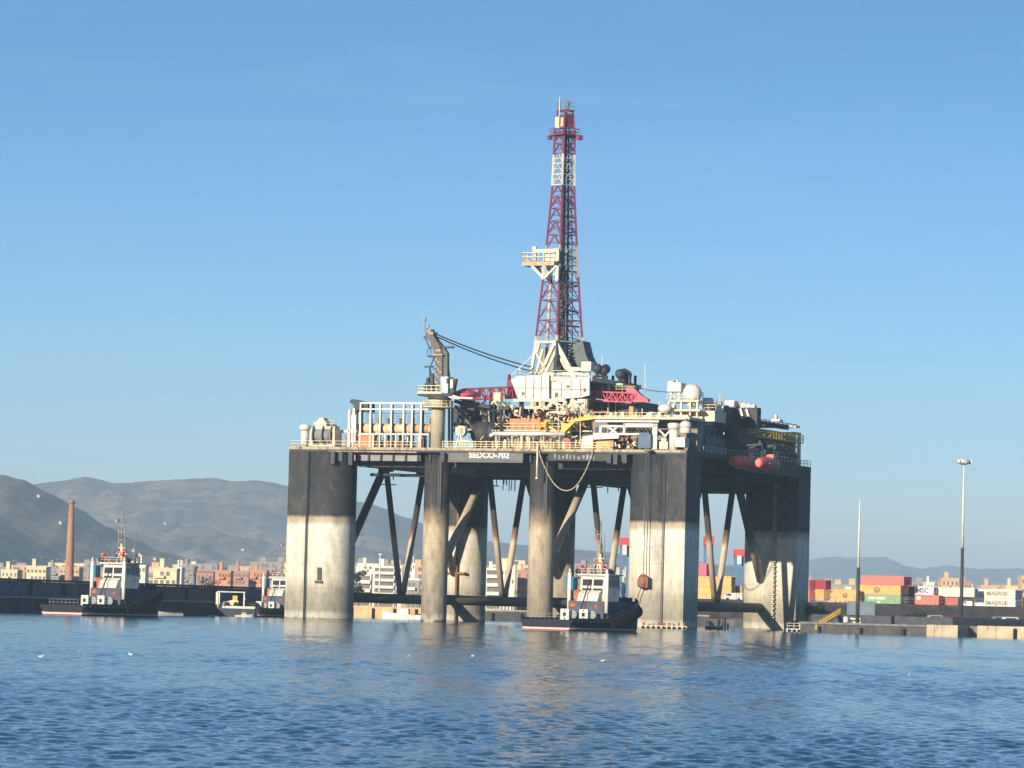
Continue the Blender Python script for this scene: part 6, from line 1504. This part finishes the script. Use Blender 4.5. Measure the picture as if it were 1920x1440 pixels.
    m = MB(); m.rail([(-10.2, -3.0, 1.5), (-10.2, 3.0, 1.5)], .9, .9, .03); m.rail([(-10.0, -3.4, 1.6), (-1, -3.9, 1.6)], .9, 1.3, .025); t.part(m, "handrail", grey)
    rn = random.Random(8)
    m = MB()
    for k in range(16): x = rn.uniform(-1.5, .6); y = rn.uniform(-3.2, 3.2); z = rn.uniform(1.5, 2.6); m.bx(x, x + rn.uniform(.2, .7), y, y + rn.uniform(.2, .7), 1.5, z + .6)
    for k in range(8): x = rn.uniform(4.9, 9); y = rn.uniform(-1.6, 1.6); m.bx(x, x + .4, y, y + .4, 3, rn.uniform(4.2, 5.4))
    t.parts(m, "deck_gear", darkb)
    m = MB()
    for k in range(9): y = rn.uniform(-2, 2); x = rn.uniform(.6, 4); m.bar((x, y, 8.2), (x + rn.uniform(-.4, .4), y + rn.uniform(-.3, .3), rn.uniform(8.7, 10.2)), rn.uniform(.1, .22))
    m.bar((-2.4, 0, 3), (.3, .4, 7.4), .14); m.bar((.4, -2.1, 8.6), (2.7, 0, 11), .05); m.bar((.4, 2.1, 8.6), (2.7, 0, 11), .05); m.bar((8.8, 0, 4.4), (2.7, 0, 11), .04)
    t.part(m, "rigging", darkb)
    m = MB(); m.bx(4.6, 5.2, 1.9, 2.6, 4.3, 7.2); m.bx(4.5, 5.3, 1.8, 2.7, 5.2, 6.9); t.part(m, "rescue_frame", boomred)
    return t
tug = make_tug("tug with teal funnel and orange pumps before the slim column with hanging pipe")
def put(o, px, py, rz, s=1.0):
    p = W0(px, py); o.location = (p.x, p.y, 0); o.rotation_euler = (0, 0, rz); o.scale = (s, s, s)
put(tug.o, 1106, 1183, R(52), .98)
c = copy_tree(tug.o); c['label'] = "tug off the breakwater between the brick chimney and the cream balcony block"; put(c, 206, 1155, R(52), 1.06)
c = copy_tree(tug.o); c['label'] = "tug half hidden behind the column with the dark hatch"; p = W(520, 1153, 800); c.location = (p.x, 800, 0); c.rotation_euler = (0, 0, R(52))

# small boats ------------------------------------------------------
def small_boat(label, px, py, d, L_, rz, hullmat, cabin=True, stripe=None):
    p = W(px, py, d); t = Thing("workboat", label, "boat", (p.x, d, 0), rz=rz, local=True); m = MB(); vs = []; fs = []; N_ = 12
    for i in range(N_ + 1):
        u = i / N_; x = -L_ / 2 + L_ * u; hb = L_ * .16 * (1 if u < .55 else max(.05, 1 - ((u - .55) / .45) ** 2)); zd = L_ * .10 * (1 + .7 * u * u)
        vs += [(x, -hb, zd), (x, -hb * .85, 0), (x, 0, -.4), (x, hb * .85, 0), (x, hb, zd)]
    for i in range(N_):
        for k in range(4): fs.append((i * 5 + k, i * 5 + k + 1, (i + 1) * 5 + k + 1, (i + 1) * 5 + k))
        fs.append((i * 5 + 4, i * 5, (i + 1) * 5, (i + 1) * 5 + 4))
    fs.append((0, 4, 3, 2, 1)); m.add(vs, fs); t.part(m, "hull", hullmat)
    if cabin:
        z0 = L_ * .09; m = MB(); m.prism([(-L_ * .12, z0), (L_ * .16, z0), (L_ * .13, z0 + L_ * .15), (-L_ * .12, z0 + L_ * .15)], -L_ * .1, L_ * .1); cb_ = t.part(m, "cabin", white)
        for k in range(3): m = MB(); m.bx(-L_ * .1 + k * L_ * .08, -L_ * .045 + k * L_ * .08, -L_ * .1 - .03, -L_ * .1 + .01, z0 + L_ * .08, z0 + L_ * .12); t.part(m, "window", glass, cb_)
        m = MB(); m.tube((0, 0, z0 + L_ * .15), (0, 0, z0 + L_ * .34), .05, n=5); t.part(m, "mast", grey)
    m = MB(); m.tube((-L_ * .45, 0, L_ * .1), (-L_ * .45, 0, L_ * .2), .06, n=5); m.bx(-L_ * .4, -L_ * .25, -L_ * .08, L_ * .08, L_ * .1, L_ * .13); t.part(m, "stern_gear", dark)
    return t
small_boat("white launch with a square cabin moored under the platform", 757, 1163, 868, 9.5, R(170), white)
small_boat("little white boat with a cabin below the breakwater's outer end", 47, 1149, 705, 2.9, R(175), white)
small_boat("tiny open white boat below the breakwater", 400, 1153, 770, 1.9, R(10), white, cabin=False)
small_boat("small grey boat moored by the bow of the tug below the chimney", 320, 1153, 735, 4.6, R(185), grey, cabin=False)
small_boat("small grey boat lying against the quay behind the stern of a tug", 140, 1131, 800, 4.2, R(5), grey, cabin=False)
# floating work platform with canopy and yellow loader, left of the rig
d = 772; A = W(405, 1140, d); B = W(478, 1140, d)
t = Thing("work_barge", "dark work barge with a white stripe moored beside the half hidden tug", "barge", (A.x, d, 0)); Lb = B.x - A.x
m = MB(); m.prism([(A.x, 0.2), (A.x + .5, -.5), (B.x - .5, -.5), (B.x, .2), (B.x, 1.8), (A.x, 1.8)], d, d + 4); t.part(m, "hull", darkb)
m = MB(); m.bx(A.x + 1.2, B.x, d - .06, d, 1.55, 2.0); t.part(m, "stripe", white)
m = MB()
for x in (A.x + .2, A.x + 5.2):
    for y in (d + .4, d + 3.6): m.bx(x, x + .22, y, y + .22, 1.8, 4.6)
m.bx(A.x + .1, A.x + 5.5, d + .3, d + 3.9, 4.6, 4.8); m.bx(A.x - .1, A.x + .35, d + .2, d + .5, 2.2, 4.6); t.part(m, "canopy", white)
t = Thing("wheel_loader", "yellow loader parked under the white canopy of the work barge", "loader", (A.x + 2.8, d + 1, 1.8))
x = A.x + 1.6; m = MB(); m.prism([(x, 2.3), (x + 1.6, 2.1), (x + 2.6, 2.2), (x + 2.6, 3.1), (x + 1.5, 3.2), (x + .2, 2.8)], d + .6, d + 2.2); t.part(m, "body", pale_yel)
m = MB(); m.bx(x + 1.5, x + 2.4, d + .7, d + 2.1, 3.2, 4.0); t.part(m, "cab", yellow)
for xx in (x + .5, x + 2.2): m = MB(); m.tube((xx, d + .45, 2.3), (xx, d + .75, 2.3), .5, n=14); t.part(m, "wheel", blackr)
m = MB(); m.prism([(x - .7, 2.0), (x - .1, 2.1), (x + .1, 2.8), (x - .2, 2.9)], d + .6, d + 2.2); t.part(m, "bucket", grey)
small_boat("small white boat with frames beside the work barge", 457, 1153, 760, 3.4, R(4), white)
def raft(label, px0, px1, py, d, cargo, seed, rail=True):
    A = W(px0, py, d); B = W(px1, py, d); t = Thing("work_raft", label, "raft", ((A.x + B.x) / 2, d, 0)); rn = random.Random(seed)
    m = MB(); m.bx(A.x, B.x, d, d + 2.5, -.2, .55); t.part(m, "deck", cargo)
    m = MB()
    n = max(3, int((B.x - A.x) / .9))
    for k in range(n): x = A.x + (B.x - A.x) * (k + .5) / n; m.tube((x, d - .25, .15), (x, d + .02, .15), .3, n=10)
    t.part(m, "tyre", blackr)
    if rail: m = MB(); m.rail([(A.x + .1, d + .1, .55), (B.x - .1, d + .1, .55), (B.x - .1, d + 2.4, .55)], 1.0, 1.0, .06); t.part(m, "handrail", white)
    return t
raft("long pale raft with tyres at the foot of the hook block column", 1200, 1288, 1176, 712, cream, 1, False)
raft("small white railed raft with pumps behind it under the platform", 1323, 1356, 1182, 735, grey, 2)
raft("small white railed raft at the foot of the far column", 1475, 1502, 1187, 730, white, 3)
A = W(1200, 1176, 712)
m = MB(); rn = random.Random(12)
for k in range(9): x = A.x + .5 + k * .9; m.bx(x, x + rn.uniform(.3, .7), 713, 714, .55, .55 + rn.uniform(.2, .7))
single(m, "raft_cargo", rustm, "rusty scrap lying on the long pale raft", "scrap", (A.x + 4, 713, .55))
m = MB(); A = W(1345, 1176, 742)
for k in range(7): m.bx(A.x - 1.5 + k * .55, A.x - 1.1 + k * .55, 742 + rn.random(), 743.2, 0, rn.uniform(.6, 2.0))
single(m, "raft_machinery", beige, "clutter of pale pumps behind the small railed raft", "machinery", (A.x, 742, 0))

# gulls ------------------------------------------------------------
def gull():
    m = MB(); m.ball((0, 0, .05), .22, .1, .1, 12, 8); m.ball((.22, 0, .18), .075, .06, .065, 10, 6); m.tube((.12, 0, .1), (.2, 0, .17), .05, n=7); m.tube((.28, 0, .175), (.35, 0, .165), .016, .006, n=5); m.prism([(-.36, .10), (-.15, .05), (-.12, .12)], -.05, .05)
    return m.build("gull", white)
g0 = None
for i, (lab, px, py) in enumerate((("gull on the water nearest the white boat by the breakwater", 77, 1232), ("gull on the water below the tug under the chimney", 149, 1224), ("gull on the water below the dark bow of the chimney tug", 245, 1228), ("gull on the water below the crane column", 768, 1231), ("gull afloat between the reflections of the two slim columns", 886, 1231), ("gull on the water below the tug with the teal funnel", 1130, 1240), ("gull alone on the water below the container yard", 1705, 1267))):
    o = gull() if g0 is None else g0.copy()
    if g0 is None: g0 = o
    else: col.objects.link(o)
    p = W0(px, py); o.location = (p.x, p.y, 0); o.rotation_euler = (0, 0, i * 1.3); o.scale = (.52,) * 3; tag(o, lab, "gull", "gulls floating on the harbour")

# haze -------------------------------------------------------------
hm = bpy.data.materials.new("air_haze"); hm.use_nodes = True; t = hm.node_tree; t.nodes.clear()
ho = t.nodes.new("ShaderNodeOutputMaterial"); pv = t.nodes.new("ShaderNodeVolumePrincipled")
pv.inputs['Color'].default_value = (.55, .77, .97, 1); pv.inputs['Density'].default_value = 1.0e-4; pv.inputs['Anisotropy'].default_value = 0.0
t.links.new(pv.outputs['Volume'], ho.inputs['Volume'])
g = MB(); g.bx(-22000, 22000, -1500, 24000, -12, 380); hz_ = g.build("haze", hm); tag(hz_, kind='stuff')
